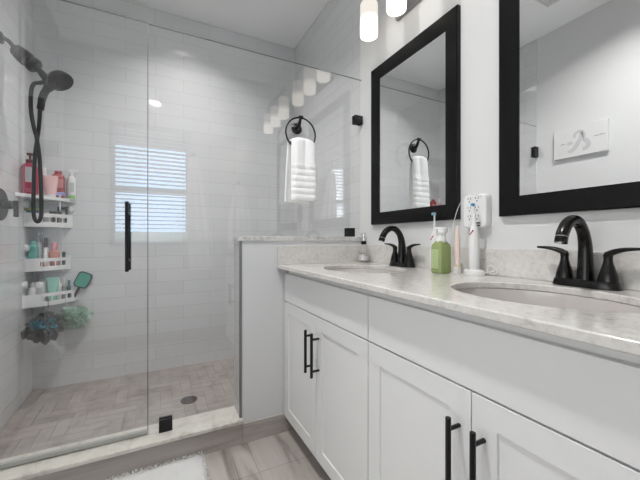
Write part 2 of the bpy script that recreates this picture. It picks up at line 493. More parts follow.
# half wall, its cap, curb, baseboards
sbox('wall_half', (XP, XW, YP, 1.755, 0, 1.021), M['paint'], label='white half wall between vanity and shower')
bm = bmesh.new(); bx(bm, XP, XW, 1.755, 1.765, 0, 1.021)
struct('wall_half_tile', bm, M['tile_x'], label='tiled shower side of the half wall')
bm = bmesh.new(); bx(bm, XP - 0.01, XP, YP + 0.012, 1.765, 0.129, 1.021)
struct('wall_half_end', bm, M['tile_y'], label='tiled end of the half wall')
sbox('trim_4', (XP - 0.012, XP + 0.002, YP - 0.002, YP + 0.012, 0.129, 1.021), M['nickel'], label='metal edge strip on the half wall corner')
sbox('trim_1', (XP - 0.02, XW, YP - 0.008, 1.775, 1.021, ZCAP), M['granite'], 0.002, label='speckled stone cap of the half wall')
sbox('curb', (XL, XP - 0.0, 1.623, 1.762, 0, 0.110), M['board'], label='tiled shower curb')
sbox('trim_2', (XL, XP + 0.004, 1.606, 1.770, 0.110, 0.129), M['marble'], 0.004, label='cream marble top of the shower curb')
sbox('baseboard_half', (XP + 0.001, 0.70, 1.623, YP, 0, 0.098), M['board'], 0.001, label='tile baseboard of the half wall')
sbox('baseboard_left', (XL - 0.004, XL + 0.008, DY1 + 0.061, 1.622, 0, 0.098), M['board'], 0.001, label='tile baseboard of the left wall')
sbox('baseboard_rear', (XL - 0.003, XW, YR, YR + 0.011, 0, 0.098), M['board'], 0.001, label='tile baseboard of the rear wall')

# ================================================================== BLIND
bl = thing('window_blind', 'white horizontal slat blind hanging in the window', 'blind', (-0.044, YR - 0.045, WZ1))
bm = bmesh.new()
z = WZ0 + 0.05
tl = math.radians(-8)
while z < WZ1 - 0.05:
    c, s = math.cos(tl) * 0.024, math.sin(tl) * 0.024
    loft(bm, [[(x, YR - 0.045 - c, z + s), (x, YR - 0.045 + c, z - s), (x, YR - 0.045 + c, z - s + 0.003), (x, YR - 0.045 - c, z + s + 0.003)] for x in (WX0 + 0.006, WX1 - 0.006)])
    z += 0.0400
obj('slats', bm, M['slat'], bl)
box_obj('head_rail', (WX0 + 0.004, WX1 - 0.004, YR - 0.075, YR - 0.012, WZ1 - 0.05, WZ1 - 0.002), M['slat'], bl, 0.003)
box_obj('bottom_rail', (WX0 + 0.006, WX1 - 0.006, YR - 0.07, YR - 0.02, WZ0 + 0.006, WZ0 + 0.022), M['slat'], bl, 0.003)
for px in (WX0 + 0.07, WX1 - 0.07):
    bm = bmesh.new(); tube(bm, [(px, YR - 0.018, WZ1 - 0.05), (px, YR - 0.018, WZ0 + 0.02)], 0.0012, 6)
    obj('cord', bm, M['slat'], bl)
bm = bmesh.new(); tube(bm, [(WX1 - 0.045, YR - 0.008, WZ1 - 0.06), (WX1 - 0.045, YR - 0.008, 1.62)], 0.004, 8)
obj('wand', bm, M['gplast'], bl)

# ================================================================== VANITY
def make_cabinet(yc, label):
    hw = 0.3833
    t = thing('vanity_cabinet', label, 'cabinet', (0.877, yc, 0), 'vanity cabinet units')
    bm = bmesh.new()
    x0, x1 = 0.629, XW - 0.001
    bx(bm, x0, x1, yc - hw, yc - hw + 0.018, 0.088, 0.873); bx(bm, x0, x1, yc + hw - 0.018, yc + hw, 0.088, 0.873)
    bx(bm, x0, x1, yc - hw + 0.018, yc + hw - 0.018, 0.088, 0.106)
    bx(bm, x1 - 0.012, x1, yc - hw + 0.018, yc + hw - 0.018, 0.106, 0.873)
    bx(bm, x0, x0 + 0.018, yc - hw + 0.018, yc + hw - 0.018, 0.69, 0.873)
    obj('body', bm, M['cab'], t)
    box_obj('toe_kick', (0.69, 0.705, yc - hw, yc + hw, 0.0, 0.088), M['kick'], t)
    box_obj('false_front', (0.609, 0.628, yc - hw + 0.0015, yc + hw - 0.0015, 0.7035, 0.848), M['cab'], t, 0.0012)
    for s in (-1, 1):
        ya, yb_ = (yc + 0.0015, yc + hw - 0.0015) if s > 0 else (yc - hw + 0.0015, yc - 0.0015)
        z0, z1, rw = 0.087, 0.699, 0.058
        bm = bmesh.new()
        X0, X1, XI = 0.609, 0.628, 0.6135
        o_ = [(ya, z0), (yb_, z0), (yb_, z1), (ya, z1)]
        i_ = [(ya + rw, z0 + rw), (yb_ - rw, z0 + rw), (yb_ - rw, z1 - rw), (ya + rw, z1 - rw)]
        j_ = [(ya + rw + .0015, z0 + rw + .0015), (yb_ - rw - .0015, z0 + rw + .0015), (yb_ - rw - .0015, z1 - rw - .0015), (ya + rw + .0015, z1 - rw - .0015)]
        loft(bm, [[(X1, *p) for p in o_], [(X0, *p) for p in o_], [(X0, *p) for p in i_], [(XI, *p) for p in j_]])
        d = obj('door', bm, M['cab'], t, 0.001)
        hy = yc + s * 0.031
        bm = bmesh.new()
        xb = 0.574
        tube(bm, [(xb, hy, 0.452), (xb, hy, 0.637)], 0.0062, 16)
        for hz in (0.478, 0.611): tube(bm, [(xb, hy, hz), (0.6095, hy, hz)], 0.0048, 12)
        obj('handle', bm, M['black'], d, 0.0008)
    return t
YC1, YC2 = 1.2447, 0.4765
cab1 = make_cabinet(YC1, 'white two door shaker vanity cabinet against the half wall')
dup(cab1, (0.877, YC2, 0), 'white two door shaker vanity cabinet nearer the camera, under the near basin')

# countertop with two oval cut-outs
SINKS = [(0.855, YC1 + 0.0), (0.855, YC2)]
SA, SB = 0.172, 0.222      # half axes: across (x), along (y)
CX0, CX1, CY0, CY1, CZ0 = 0.568, XW - 0.001, 0.075, 1.6325, 0.875
ct = thing('countertop', 'speckled white quartz vanity top with two oval sink cut-outs', 'countertop', (0.857, 0.85, CZ0))
bm = bmesh.new()
def holed(bm, cx, cy, x0, x1, y0, y1, n=72):
    angs = [2 * PI * k / n for k in range(n)] + [math.atan2(yy - cy, xx - cx) % (2 * PI) for xx in (x0, x1) for yy in (y0, y1)]
    angs = sorted(set(round(a_, 6) for a_ in angs))
    inn, out = [], []
    for a_ in angs:
        c, s = math.cos(a_), math.sin(a_)
        inn.append((cx + SA * c * 1.0 / math.sqrt(1), cy + SB * s))
        tx = ((x1 if c > 0 else x0) - cx) / c if abs(c) > 1e-9 else 1e9
        ty = ((y1 if s > 0 else y0) - cy) / s if abs(s) > 1e-9 else 1e9
        tt = min(tx, ty); out.append((cx + c * tt, cy + s * tt))
    n_ = len(angs)
    vt = {}
    for nm, L, z_ in (('it', inn, ZCT), ('ot', out, ZCT), ('ib', inn, CZ0), ('ob', out, CZ0)):
        vt[nm] = [bm.verts.new((p[0], p[1], z_)) for p in L]
    for k in range(n_):
        q = (k + 1) % n_
        bm.faces.new((vt['it'][k], vt['ot'][k], vt['ot'][q], vt['it'][q]))
        bm.faces.new((vt['ib'][k], vt['ib'][q], vt['ob'][q], vt['ob'][k]))
        bm.faces.new((vt['it'][k], vt['it'][q], vt['ib'][q], vt['ib'][k]))
        a0, a1 = out[k], out[q]
        onb = (abs(a0[0] - a1[0]) < 1e-6 and (abs(a0[0] - CX0) < 1e-6 or abs(a0[0] - CX1) < 1e-6)) or \
              (abs(a0[1] - a1[1]) < 1e-6 and (abs(a0[1] - CY0) < 1e-6 or abs(a0[1] - CY1) < 1e-6))
        if onb: bm.faces.new((vt['ot'][k], vt['ob'][k], vt['ob'][q], vt['ot'][q]))
ymid = (YC1 + YC2) / 2
holed(bm, *SINKS[0], CX0, CX1, ymid, CY1)
holed(bm, *SINKS[1], CX0, CX1, CY0, ymid)
bmesh.ops.remove_doubles(bm, verts=bm.verts, dist=1e-5)
obj('slab', bm, M['quartz'], ct, 0.003)
tag(box_obj('backsplash', (XW - 0.02, XW - 0.0005, CY0, YP - 0.0207, ZCT + 0.0002, 0.995), M['quartz'], None, 0.0015),
    'long speckled quartz backsplash along the wall behind both faucets', 'backsplash')
tag(box_obj('side_splash', (CX0, XW - 0.0005, YP - 0.0205, YP - 0.0005, ZCT + 0.0002, 0.995), M['quartz'], None, 0.0015),
    'short speckled quartz side splash standing against the half wall', 'backsplash')

def make_sink(cx, cy, label):
    t = thing('sink_basin', label, 'sink', (cx, cy, CZ0 - 0.15), 'oval undermount sinks')
    bm = bmesh.new()
    prof = [(1.10, 0.0), (1.01, 0.0), (1.0, -0.01), (0.985, -0.05), (0.93, -0.09), (0.80, -0.122), (0.55, -0.138), (0.13, -0.143)]
    outer = [(0.13, -0.152), (0.58, -0.148), (0.84, -0.132), (0.97, -0.095), (1.02, -0.05), (1.03, -0.012), (1.10, -0.012)]
    rings = [[(cx + SA * r * math.cos(2 * PI * k / 56), cy + SB * r * math.sin(2 * PI * k / 56), CZ0 + z_ - 0.0005) for k in range(56)] for r, z_ in prof + outer]
    rings.append(rings[0])
    loft(bm, rings, cap=False)
    bmesh.ops.remove_doubles(bm, verts=bm.verts, dist=1e-6)
    obj('basin', bm, M['porc'], t, angle=60)
    bm = bmesh.new(); lathe(bm, [(0.0, -0.151), (0.021, -0.151), (0.024, -0.141), (0.020, -0.139), (0.0, -0.1385)], (cx, cy, CZ0))
    obj('drain', bm, M['faucet'], t)
    return t
s1 = make_sink(*SINKS[0], 'white oval undermount basin beside the half wall')
dup(s1, (SINKS[1][0], SINKS[1][1], CZ0 - 0.15), 'white oval undermount basin nearer the camera, in front of the larger faucet')

def make_faucet(yc, label):
    x = 1.085
    t = thing('faucet', label, 'faucet', (x, yc, ZCT), 'two handle black faucets')
    bm = bmesh.new()
    lathe(bm, [(0.080, 0.0003), (0.0800, 0.004), (0.0755, 0.020), (0.074, 0.0215), (0.0, 0.0215)], (x, yc, ZCT), 40, sx=0.36, sy=1.0, sq=3.5)
    obj('base', bm, M['faucet'], t, 0.0012)
    # spout: rises, arches over and turns down
    pts = [(x + 0.0, yc, ZCT + 0.016), (x + 0.001, yc, ZCT + 0.05), (x + 0.001, yc, ZCT + 0.09), (x - 0.002, yc, ZCT + 0.125), (x - 0.014, yc, ZCT + 0.158),
           (x - 0.038, yc, ZCT + 0.182), (x - 0.067, yc, ZCT + 0.188), (x - 0.096, yc, ZCT + 0.176), (x - 0.116, yc, ZCT + 0.152), (x - 0.126, yc, ZCT + 0.126)]
    P = smooth_path(pts, 5)
    N = len(P)
    bm = bmesh.new()
    rings = []
    for i, p in enumerate(P):
        d = (P[min(i + 1, N - 1)] - P[max(i - 1, 0)]).normalized()
        u = Vector((0, 1, 0)); v = d.cross(u).normalized()
        f = i / (N - 1)
        wy = 0.019 - 0.0052 * min(1, f * 2.2) + 0.0012 * max(0, f - 0.6)
        wv = 0.021 - 0.0075 * min(1, f * 2.2)
        rg = []
        for k in range(20):
            a_ = 2 * PI * k / 20; c, s = math.cos(a_), math.sin(a_); e = 2 / 2.7
            rg.append(p + u * wy * math.copysign(abs(c) ** e, c) + v * wv * math.copysign(abs(s) ** e, s))
        rings.append(rg)
    loft(bm, rings)
    sp = obj('spout', bm, M['faucet'], t)
    bm = bmesh.new()
    d = (P[-1] - P[-3]).normalized()
    tube(bm, [P[-1] - d * 0.018, P[-1] - d * 0.0165, P[-1] - d * 0.0155], 0.0152, 20)
    obj('spout_ring', bm, M['nickel'], sp)
    bm = bmesh.new(); tube(bm, [P[-1] - d * 0.002, P[-1] + d * 0.0015], 0.0095, 16)
    obj('aerator', bm, M['chrome'], sp)
    for s in (-1, 1):
        hy = yc + s * 0.052
        bm = bmesh.new()
        prof = [(0.0215, 0.014), (0.0210, 0.028), (0.0180, 0.044), (0.0135, 0.060), (0.0100, 0.074), (0.0095, 0.084), (0.0110, 0.094)]
        lathe(bm, prof, (x, hy, ZCT), 20, sq=2.6)
        # lever: a flattened blade sweeping outwards and slightly up
        L = smooth_path([(x, hy - s * 0.006, ZCT + 0.090), (x, hy + s * 0.010, ZCT + 0.100), (x - 0.002, hy + s * 0.035, ZCT + 0.108), (x - 0.004, hy + s * 0.072, ZCT + 0.111)], 5)
        rings = []
        for i, p in enumerate(L):
            f = i / (len(L) - 1)
            a_w = 0.0105 - 0.0015 * f; a_h = 0.0085 * (1 - f) + 0.0032
            rings.append([p + Vector((a_w * math.cos(2 * PI * k / 14), 0, a_h * math.sin(2 * PI * k / 14))) for k in range(14)])
        loft(bm, rings)
        obj('handle', bm, M['faucet'], t, angle=50)
    bm = bmesh.new(); tube(bm, [(x + 0.024, yc, ZCT + 0.012), (x + 0.024, yc, ZCT + 0.055)], 0.0025, 10)
    lathe(bm, [(0.0035, 0.05), (0.005, 0.055), (0.005, 0.062), (0.0, 0.064)], (x + 0.024, yc, ZCT), 12)
    obj('lift_rod', bm, M['faucet'], t)
    return t
f1 = make_faucet(YC1, 'black two handle faucet at the far basin, beside the half wall')
dup(f1, (1.085, YC2, ZCT), 'black two handle faucet with arched spout at the near basin')

# ================================================================== MIRRORS
def make_mirror(ya, label):
    w_, z0, z1, fw = 0.611, 1.114, 2.017, 0.069
    t = thing('wall_mirror', label, 'mirror', (XW, ya - w_ / 2, z0), 'black framed vanity mirrors')
    yb_ = ya - w_
    def rect(ins, dx): return [(XW - dx, yb_ + ins, z0 + ins), (XW - dx, ya - ins, z0 + ins), (XW - dx, ya - ins, z1 - ins), (XW - dx, yb_ + ins, z1 - ins)]
    bm = bmesh.new()
    loft(bm, [rect(0, 0.001), rect(0, 0.020), rect(0.004, 0.024), rect(0.035, 0.021), rect(fw - 0.006, 0.015), rect(fw, 0.0145), rect(fw, 0.001)], cap=False)
    obj('frame', bm, M['frame'], t, angle=12)
    bm = bmesh.new()
    r0 = rect(fw - 0.004, 0.011); r1 = rect(fw - 0.004, 0.006)
    loft(bm, [r0, r1])
    obj('mirror_glass', bm, M['mirror'], t)
    return t
m1 = make_mirror(1.557, 'black framed wall mirror over the far basin, reflecting the towel')
dup(m1, (XW, 0.763 - 0.3055, 1.114), 'black framed wall mirror over the near basin, reflecting the canvas')

# ================================================================== LIGHT FIXTURES
def make_fixture(y0, label):
    sp = 0.222
    t = thing('vanity_light', label, 'light fixture', (XW, y0, 2.12), 'three lamp vanity lights')
    box_obj('back_plate', (XW - 0.022, XW - 0.001, y0 - 0.14, y0 + 0.14, 2.185, 2.315), M['nickel'], t, 0.003)
    box_obj('rail', (1.002, 1.024, y0 - sp - 0.03, y0 + sp + 0.03, 2.362, 2.384), M['nickel'], t, 0.002)
    bm = bmesh.new(); tube(bm, smooth_path([(XW - 0.02, y0, 2.27), (XW - 0.07, y0, 2.30), (1.013, y0, 2.372)], 5), 0.008, 12)
    obj('arm', bm, M['nickel'], t)
    for k in (-1, 0, 1):
        y = y0 + k * sp
        bm = bmesh.new()
        lathe(bm, [(0.022, 2.292), (0.026, 2.300), (0.026, 2.325), (0.012, 2.340), (0.010, 2.366)], (1.013, y, 0), 24)
        so = obj('lamp_socket', bm, M['nickel'], t)
        bm = bmesh.new()
        lathe(bm, [(0.0, 2.294), (0.041, 2.294), (0.0465, 2.286), (0.0470, 2.13), (0.0455, 2.117), (0.0445, 2.117), (0.0440, 2.124), (0.0, 2.127)], (1.013, y, 0), 32)
        obj('lamp_shade', bm, M['shade'], t, angle=50)
    for k in (-1, 1):
        bm = bmesh.new(); lathe(bm, [(0.006, 0.0), (0.006, -0.006), (0.0, -0.008)], (XW - 0.021, y0 + k * 0.10, 2.25), 12, axis='X')
        obj('screw', bm, M['chrome'], t)
    return t
lf = make_fixture(1.20, 'three lamp vanity light above the far mirror')
dup(lf, (XW, 0.43, 2.12), 'three lamp vanity light above the near mirror, seen only reflected in the glass')

# recessed lights and the ceiling vent
def recessed(x, y, mat, watts, spread, label):
    t = thing('recessed_light', label, 'ceiling light', (x, y, ZC), 'recessed ceiling lights')
    bm = bmesh.new(); lathe(bm, [(0.062, -0.001), (0.085, -0.001), (0.083, -0.007), (0.064, -0.009), (0.062, -0.001)], (x, y, ZC), 36)
    obj('trim_ring', bm, M['trimw'], t)
    bm = bmesh.new(); lathe(bm, [(0.0, -0.0015), (0.062, -0.0015), (0.062, -0.005), (0.0, -0.005)], (x, y, ZC), 32)
    obj('lens', bm, mat, t)
    ld = bpy.data.lights.new('downlight_beam', 'AREA'); ld.shape = 'DISK'; ld.size = 0.11; ld.energy = watts
    ld.color = (1.0, 0.985, 0.965); ld.spread = math.radians(spread)
    lo = bpy.data.objects.new('downlight_beam', ld); COL.objects.link(lo); lo.parent = t; lo.location = (0, 0, -0.006)
recessed(-0.02, 0.86, M['lens'], 26.0, 142, 'recessed ceiling light over the middle of the room')
recessed(0.213, 2.25, M['lens2'], 11.0, 120, 'recessed ceiling light over the shower drain')
t = thing('ceiling_vent', 'white square exhaust vent in the ceiling, reflected in the near mirror', 'vent', (-0.24, 1.26, ZC))
bm = bmesh.new()
for ins, th in ((0.0, 0.012), (0.022, 0.018)):
    r_ = 0.15 - ins
    for d in ((-r_, r_, -r_, -r_ + 0.014), (-r_, r_, r_ - 0.014, r_), (-r_, -r_ + 0.014, -r_ + 0.014, r_ - 0.014), (r_ - 0.014, r_, -r_ + 0.014, r_ - 0.014)):
        bx(bm, -0.24 + d[0], -0.24 + d[1], 1.26 + d[2], 1.26 + d[3], ZC - th, ZC - 0.0005)
obj('vent_frame', bm, M['trimw'], t, 0.001)
bm = bmesh.new()
for k in range(15):
    y = 1.26 - 0.105 + k * 0.015
    bx(bm, -0.24 - 0.113, -0.24 + 0.113, y, y + 0.008, ZC - 0.012, ZC - 0.0005)
obj('grille', bm, M['trimw'], t)

# ================================================================== SHOWER GLASS
def prism_y(bm, poly, y0, y1):
    loft(bm, [[(p[0], y0, p[1]) for p in poly], [(p[0], y1, p[1]) for p in poly]])
DX = -0.038
t = thing('glass_screen', 'fixed clear glass shower panel notched over the half wall', 'glass panel', (0.5, YG, 0.129))
bm = bmesh.new()
prism_y(bm, [(DX + 0.002, 0.131), (XP - 0.0125, 0.131), (XP - 0.0125, ZCAP + 0.02), (XP - 0.0125, ZCAP + 0.0015), (XW - 0.002, ZCAP + 0.0015), (XW - 0.002, ZGT), (DX + 0.002, ZGT)], YG, YG + 0.009)
obj('glass_pane', bm, M['glass'], t)
bm = bmesh.new()
bx(bm, DX + 0.0005, DX + 0.0019, YG, YG + 0.009, 0.131, ZGT); bx(bm, DX + 0.0005, XW - 0.002, YG, YG + 0.009, ZGT + 0.0001, ZGT + 0.0015)
obj('polished_edge', bm, M['edge'], t)
def clamp(x0, x1, z0, z1, par, nm='clamp'):
    bm = bmesh.new(); bx(bm, x0, x1, YG - 0.013, YG - 0.0003, z0, z1); bx(bm, x0, x1, YG + 0.0093, YG + 0.022, z0, z1)
    obj(nm, bm, M['black'], par, 0.0015)
clamp(XW - 0.060, XW - 0.001, 1.745, 1.797, t)
clamp(1.030, 1.086, ZCAP + 0.001, ZCAP + 0.054, t)
clamp(0.008, 0.065, 0.1295, 0.188, t)

t = thing('shower_door', 'clear glass shower door with a black bar handle', 'shower door', (-0.39, YG, 0.129))
bm = bmesh.new()
bx(bm, XL + 0.006, DX - 0.002, YG, YG + 0.009, 0.150, ZGT + 0.004)
gp = obj('glass_pane', bm, M['glass'], t)
bm = bmesh.new()
bx(bm, DX - 0.0019, DX - 0.0005, YG, YG + 0.009, 0.150, ZGT + 0.004); bx(bm, XL + 0.006, DX - 0.0005, YG, YG + 0.009, ZGT + 0.0041, ZGT + 0.0055)
obj('polished_edge', bm, M['edge'], t)
bm = bmesh.new()
bx(bm, XL + 0.006, DX - 0.002, YG - 0.0035, YG + 0.0125, 0.136, 0.153)
obj('door_sweep', bm, M['sweep'], t, 0.002)
bm = bmesh.new()
for s, yy in ((-1, YG - 0.042), (1, YG + 0.051)):
    tube(bm, [(-0.118 + (0.0 if s < 0 else 0.004), yy, 0.888), (-0.118 + (0.0 if s < 0 else 0.004), yy, 1.196)], 0.0075, 16)
for zz in (0.935, 1.150):
    tube(bm, [(-0.116, YG - 0.042, zz), (-0.116, YG - 0.0002, zz)], 0.007, 12)
    tube(bm, [(-0.116, YG + 0.0092, zz), (-0.116, YG + 0.051, zz)], 0.007, 12)
obj('handle', bm, M['black'], t, 0.001)
for zz in (0.42, 1.80):
    clamp(XL + 0.0005, XL + 0.056, zz - 0.045, zz + 0.045, t, 'hinge')

# ================================================================== TOWEL RING AND TOWEL
RX, RZ, RY = 0.704, 1.609, YG - 0.058
t = thing('towel_ring', 'black towel ring mounted on the shower glass', 'towel ring', (0.702, YG, 1.652))
bm = bmesh.new()
lathe(bm, [(0.031, -0.0005), (0.031, -0.006), (0.024, -0.011), (0.017, -0.014), (0.015, -0.02)], (0.702, YG, 1.652), 32, axis='Y')
obj('base', bm, M['black'], t)
bm = bmesh.new()
tube(bm, smooth_path([(0.702, YG - 0.016, 1.652), (0.702, YG - 0.034, 1.660), (0.703, YG - 0.048, 1.680), (0.704, RY, 1.699)], 5), [0.012] * 5 + [0.010] * 5 + [0.008] * 6, 14)
lathe(bm, [(0.0, -0.013), (0.009, -0.012), (0.010, 0), (0.009, 0.012), (0.0, 0.013)], (0.704, RY, 1.699), 16, axis='X')
obj('post', bm, M['black'], t)
bm = bmesh.new(); ellipse_tube(bm, (RX, RY, RZ), 0.0875, 0.0045)
obj('ring', bm, M['black'], t)

# towel folded over the bottom of the ring: two layers joined over the ring
def towel_drape():
    bm = bmesh.new()
    zr = RZ - 0.0875 + 0.006           # lies on the ring's lower arc
    NU, NV = 120, 26
    verts = []
    # path: front bottom -> up -> over -> back bottom
    path = []
    for i in range(NU + 1):
        u = i / NU
        if u < 0.44:
            f = u / 0.44; path.append((-0.026 - 0.006 * (1 - f), 1.237 + (zr + 0.034 - 1.237) * f, 0))
        elif u < 0.56:
            a_ = (u - 0.44) / 0.12 * PI
            path.append((-0.026 * math.cos(a_) , zr + 0.034 + 0.020 * math.sin(a_), 0.5 * (1 - math.cos(a_))))
        else:
            f = (u - 0.56) / 0.44; path.append((0.026 + 0.004 * f, zr + 0.034 - (zr + 0.034 - 1.233) * f, 1))
    for (dy, z_, lay) in path:
        h = min(1.0, max(0.0, (zr + 0.05 - z_) / 0.30))      # 0 at the ring, 1 at the hem
        halfw = 0.064 + 0.011 * h ** 0.6
        cx = 0.712 - 0.014 * lay - 0.006 * h * lay
        row = []
        for k in range(NV + 1):
            v = -1 + 2 * k / NV
            amp = 0.0075 * (1 - 0.75 * h)
            rip = amp * math.sin(v * 5.2 + 0.6 + lay * 1.1 + 1.2 * h) + 0.0025 * (1 - h) * math.sin(v * 11 + lay)
            band = 0.0
            if lay == 0 and h > 0.42:
                band = -0.0065 * abs(math.sin((z_ - 1.237) * PI / 0.034)) ** 0.7
            edge = 0.012 * max(0, abs(v) - 0.75) / 0.25 * (1 if lay < 0.5 else -1)
            sag = 0.016 * v * v * math.exp(-h * 9) if True else 0
            row.append(bm.verts.new((cx + halfw * v, RY + dy + rip * (0.5 + 0.5 * min(1, h * 6)) + band + edge, z_ - sag)))
        verts.append(row)
    for a_, b_ in zip(verts, verts[1:]):
        for k in range(NV):
            bm.faces.new((a_[k], a_[k + 1], b_[k + 1], b_[k]))
    return bm
o = obj('hand_towel', towel_drape(), M['towel'], None, angle=180)
sm = o.modifiers.new('thick', 'SOLIDIFY'); sm.thickness = 0.010; sm.offset = 0.0
ss = o.modifiers.new('round', 'SUBSURF'); ss.levels = 1; ss.render_levels = 2
tag(o, 'white hand towel draped over the black towel ring', 'towel')

# ================================================================== CLOTHS ON THE REAR WALL (seen reflected)
def hanging(name, cx, y, ztop, zbot, wt, wb, folds, mat, seed, skew=0.0):
    bm = bmesh.new(); rings = []
    rnd = random.Random(seed); ph = rnd.uniform(0, 6)
    for i in range(25):
        f = i / 24; z_ = ztop + (zbot - ztop) * f
        wd = wt + (wb - wt) * (min(1, f * 1.6) ** 0.75); dp = 0.016 + 0.022 * min(1, f * 2)
        ring = []
        for k in range(72):
            a_ = 2 * PI * k / 72; c, s = math.cos(a_), math.sin(a_)
            r_ = 1 + 0.30 * min(1, f * 3) * math.sin(c * folds * 2.4 + ph + 0.6 * f)
            ring.append((cx + skew * f + wd * c, y + dp * s * r_, z_ - 0.02 * (c * c) * (1 - f)))
        rings.append(ring)
    loft(bm, rings)
    return bm
ROBEY = YR + 0.064
t = thing('bath_robe', 'white robe hanging on a hook right of the window, reflected in the shower glass', 'robe', (0.335, ROBEY, 1.87))
obj('robe', hanging('robe', 0.335, ROBEY, 1.87, 0.72, 0.04, 0.125, 4, M['towel'], 3, 0.085), M['towel'], t, angle=180)
t = thing('bath_towel', 'white bath towel hanging on a hook at the vanity end, reflected in the shower glass', 'towel', (0.80, ROBEY, 1.62))
obj('towel_cloth', hanging('t', 0.80, ROBEY, 1.62, 0.93, 0.05, 0.13, 5, M['towel'], 9), M['towel'], t, angle=180)
for k, (hx, hz, lab) in enumerate(((0.335, 1.875, 'black wall hook holding the robe'), (0.80, 1.625, 'black wall hook holding the bath towel'))):
    bm = bmesh.new()
    lathe(bm, [(0.02, 0.0005), (0.02, 0.006), (0.0, 0.007)], (hx, YR, hz + 0.02), 20, axis='Y')
    tube(bm, smooth_path([(hx, YR + 0.004, hz + 0.02), (hx, YR + 0.04, hz + 0.012), (hx, YR + 0.062, hz + 0.016), (hx, YR + 0.066, hz + 0.035)], 5), 0.005, 10)
    tag(obj('wall_hook', bm, M['black']), lab, 'hook', 'rear wall hooks')

# ================================================================== CANVAS ON LEFT WALL
CYA, CYB, CZA, CZB = 1.172, 1.537, 1.694, 1.930
t = thing('wall_canvas', 'white canvas with a pale grey ampersand, on the wall opposite the near mirror', 'wall art', (XL, 1.355, CZA))
box_obj('canvas', (XL - 0.0035, XL + 0.022, CYA, CYB, CZA, CZB), col_mat('canvas_white', (0.66, 0.66, 0.66), 0.7), t, 0.002)
cy_, cz_ = 1.352, 1.812
def flat(bm, poly, x0, x1):      # outline given as (right, up) seen from the room; facing +X, right = -Y ... mirrored view shows it reversed
    loft(bm, [[(x0, cy_ + p[0], cz_ + p[1]) for p in poly], [(x1, cy_ + p[0], cz_ + p[1]) for p in poly]])
xs0, xs1 = XL + 0.0221, XL + 0.0232
def stroke(bm, pts, ws):
    P = smooth_path([(p[0], p[1], 0) for p in pts], 6); N = len(P)
    W = [ws[0] + (ws[1] - ws[0]) * math.sin(PI * i / (N - 1)) for i in range(N)]
    L, R = [], []
    for i, p in enumerate(P):
        d = (P[min(i + 1, N - 1)] - P[max(i - 1, 0)]).normalized(); nrm = Vector((-d.y, d.x, 0))
        L.append(p + nrm * W[i]); R.append(p - nrm * W[i])
    a_ = [[bm.verts.new((x, cy_ + q.x, cz_ + q.y)) for q in S] for x in (xs0, xs1) for S in (L, R)]
    for i in range(N - 1):
        bm.faces.new((a_[2][i], a_[2][i + 1], a_[3][i + 1], a_[3][i]))
        bm.faces.new((a_[0][i], a_[2][i], a_[2][i + 1], a_[0][i + 1]))
        bm.faces.new((a_[1][i], a_[1][i + 1], a_[3][i + 1], a_[3][i]))
# stencil ampersand; local right is +Y in the mirror's left-to-right order reversed (mirror left = +Y)
bm = bmesh.new()
stroke(bm, [(0.034, 0.030), (0.030, 0.058), (0.006, 0.074), (-0.020, 0.066), (-0.032, 0.040), (-0.026, 0.014)], (0.010, 0.011))
stroke(bm, [(-0.014, 0.062), (-0.008, 0.020), (0.020, -0.030), (0.048, -0.066), (0.082, -0.070)], (0.010, 0.016))
stroke(bm, [(-0.022, -0.070), (-0.048, -0.066), (-0.060, -0.036), (-0.044, -0.004), (-0.024, 0.002)], (0.012, 0.016))
stroke(bm, [(0.048, -0.012), (0.066, -0.004), (0.084, -0.014)], (0.012, 0.012))
obj('ampersand', bm, col_mat('print_grey', (0.52, 0.52, 0.525), 0.7), t)
for (a0, n_, dz) in ((0.100, 4, -0.004), (-0.165, 8, 0.010)):
    bm = bmesh.new()
    bx(bm, xs0, xs1, cy_ + a0, cy_ + a0 + n_ * 0.0088, cz_ + dz - 0.0012, cz_ + dz + 0.0004)
    y = a0
    for k in range(n_):
        w2_ = random.uniform(0.003, 0.007)
        bx(bm, xs0, xs1 + 0.0001, cy_ + y, cy_ + y + w2_, cz_ + dz - 0.002, cz_ + dz + random.choice((0.003, 0.005, 0.002)))
        y += w2_ + random.uniform(0.002, 0.0055)
    obj('lettering', bm, col_mat('print_dark', (0.22, 0.22, 0.22), 0.7), t)

# ================================================================== OUTLET ADAPTER
t = thing('outlet_adapter', 'white six socket outlet adapter with usb ports, on the wall between the mirrors', 'outlet', (XW, 0.858, 1.07))
bm = bmesh.new()
lathe(bm, [(0.053, -0.0005), (0.053, -0.024), (0.049, -0.030), (0.0, -0.031)], (XW, 0.858, 1.140), 48, sx=1.0, sy=1.26, sq=7, axis='X')
obj('body', bm, M['wplast'], t, angle=40)
bm = bmesh.new()
for (oy, oz) in ((0.022, 0.046), (0.022, 0.010), (0.022, -0.024), (-0.012, 0.046), (-0.012, 0.010), (-0.012, -0.024)):
    for (dy, dz, a_, b_) in ((-0.006, 0.004, 0.0012, 0.004), (0.006, 0.004, 0.0012, 0.0035), (0.0, -0.008, 0.0025, 0.0025)):
        bx(bm, XW - 0.0318, XW - 0.0305, 0.858 + oy + dy - a_, 0.858 + oy + dy + a_, 1.142 + oz + dz - b_, 1.142 + oz + dz + b_)
obj('socket_slots', bm, col_mat('slot_grey', (0.16, 0.16, 0.16), 0.5), t)
bm = bmesh.new()
for dz in (-0.048, -0.058): bx(bm, XW - 0.0320, XW - 0.0305, 0.858 - 0.026, 0.858 - 0.010, 1.142 + dz - 0.003, 1.142 + dz + 0.003)
obj('usb_ports', bm, M['dplast'], t)

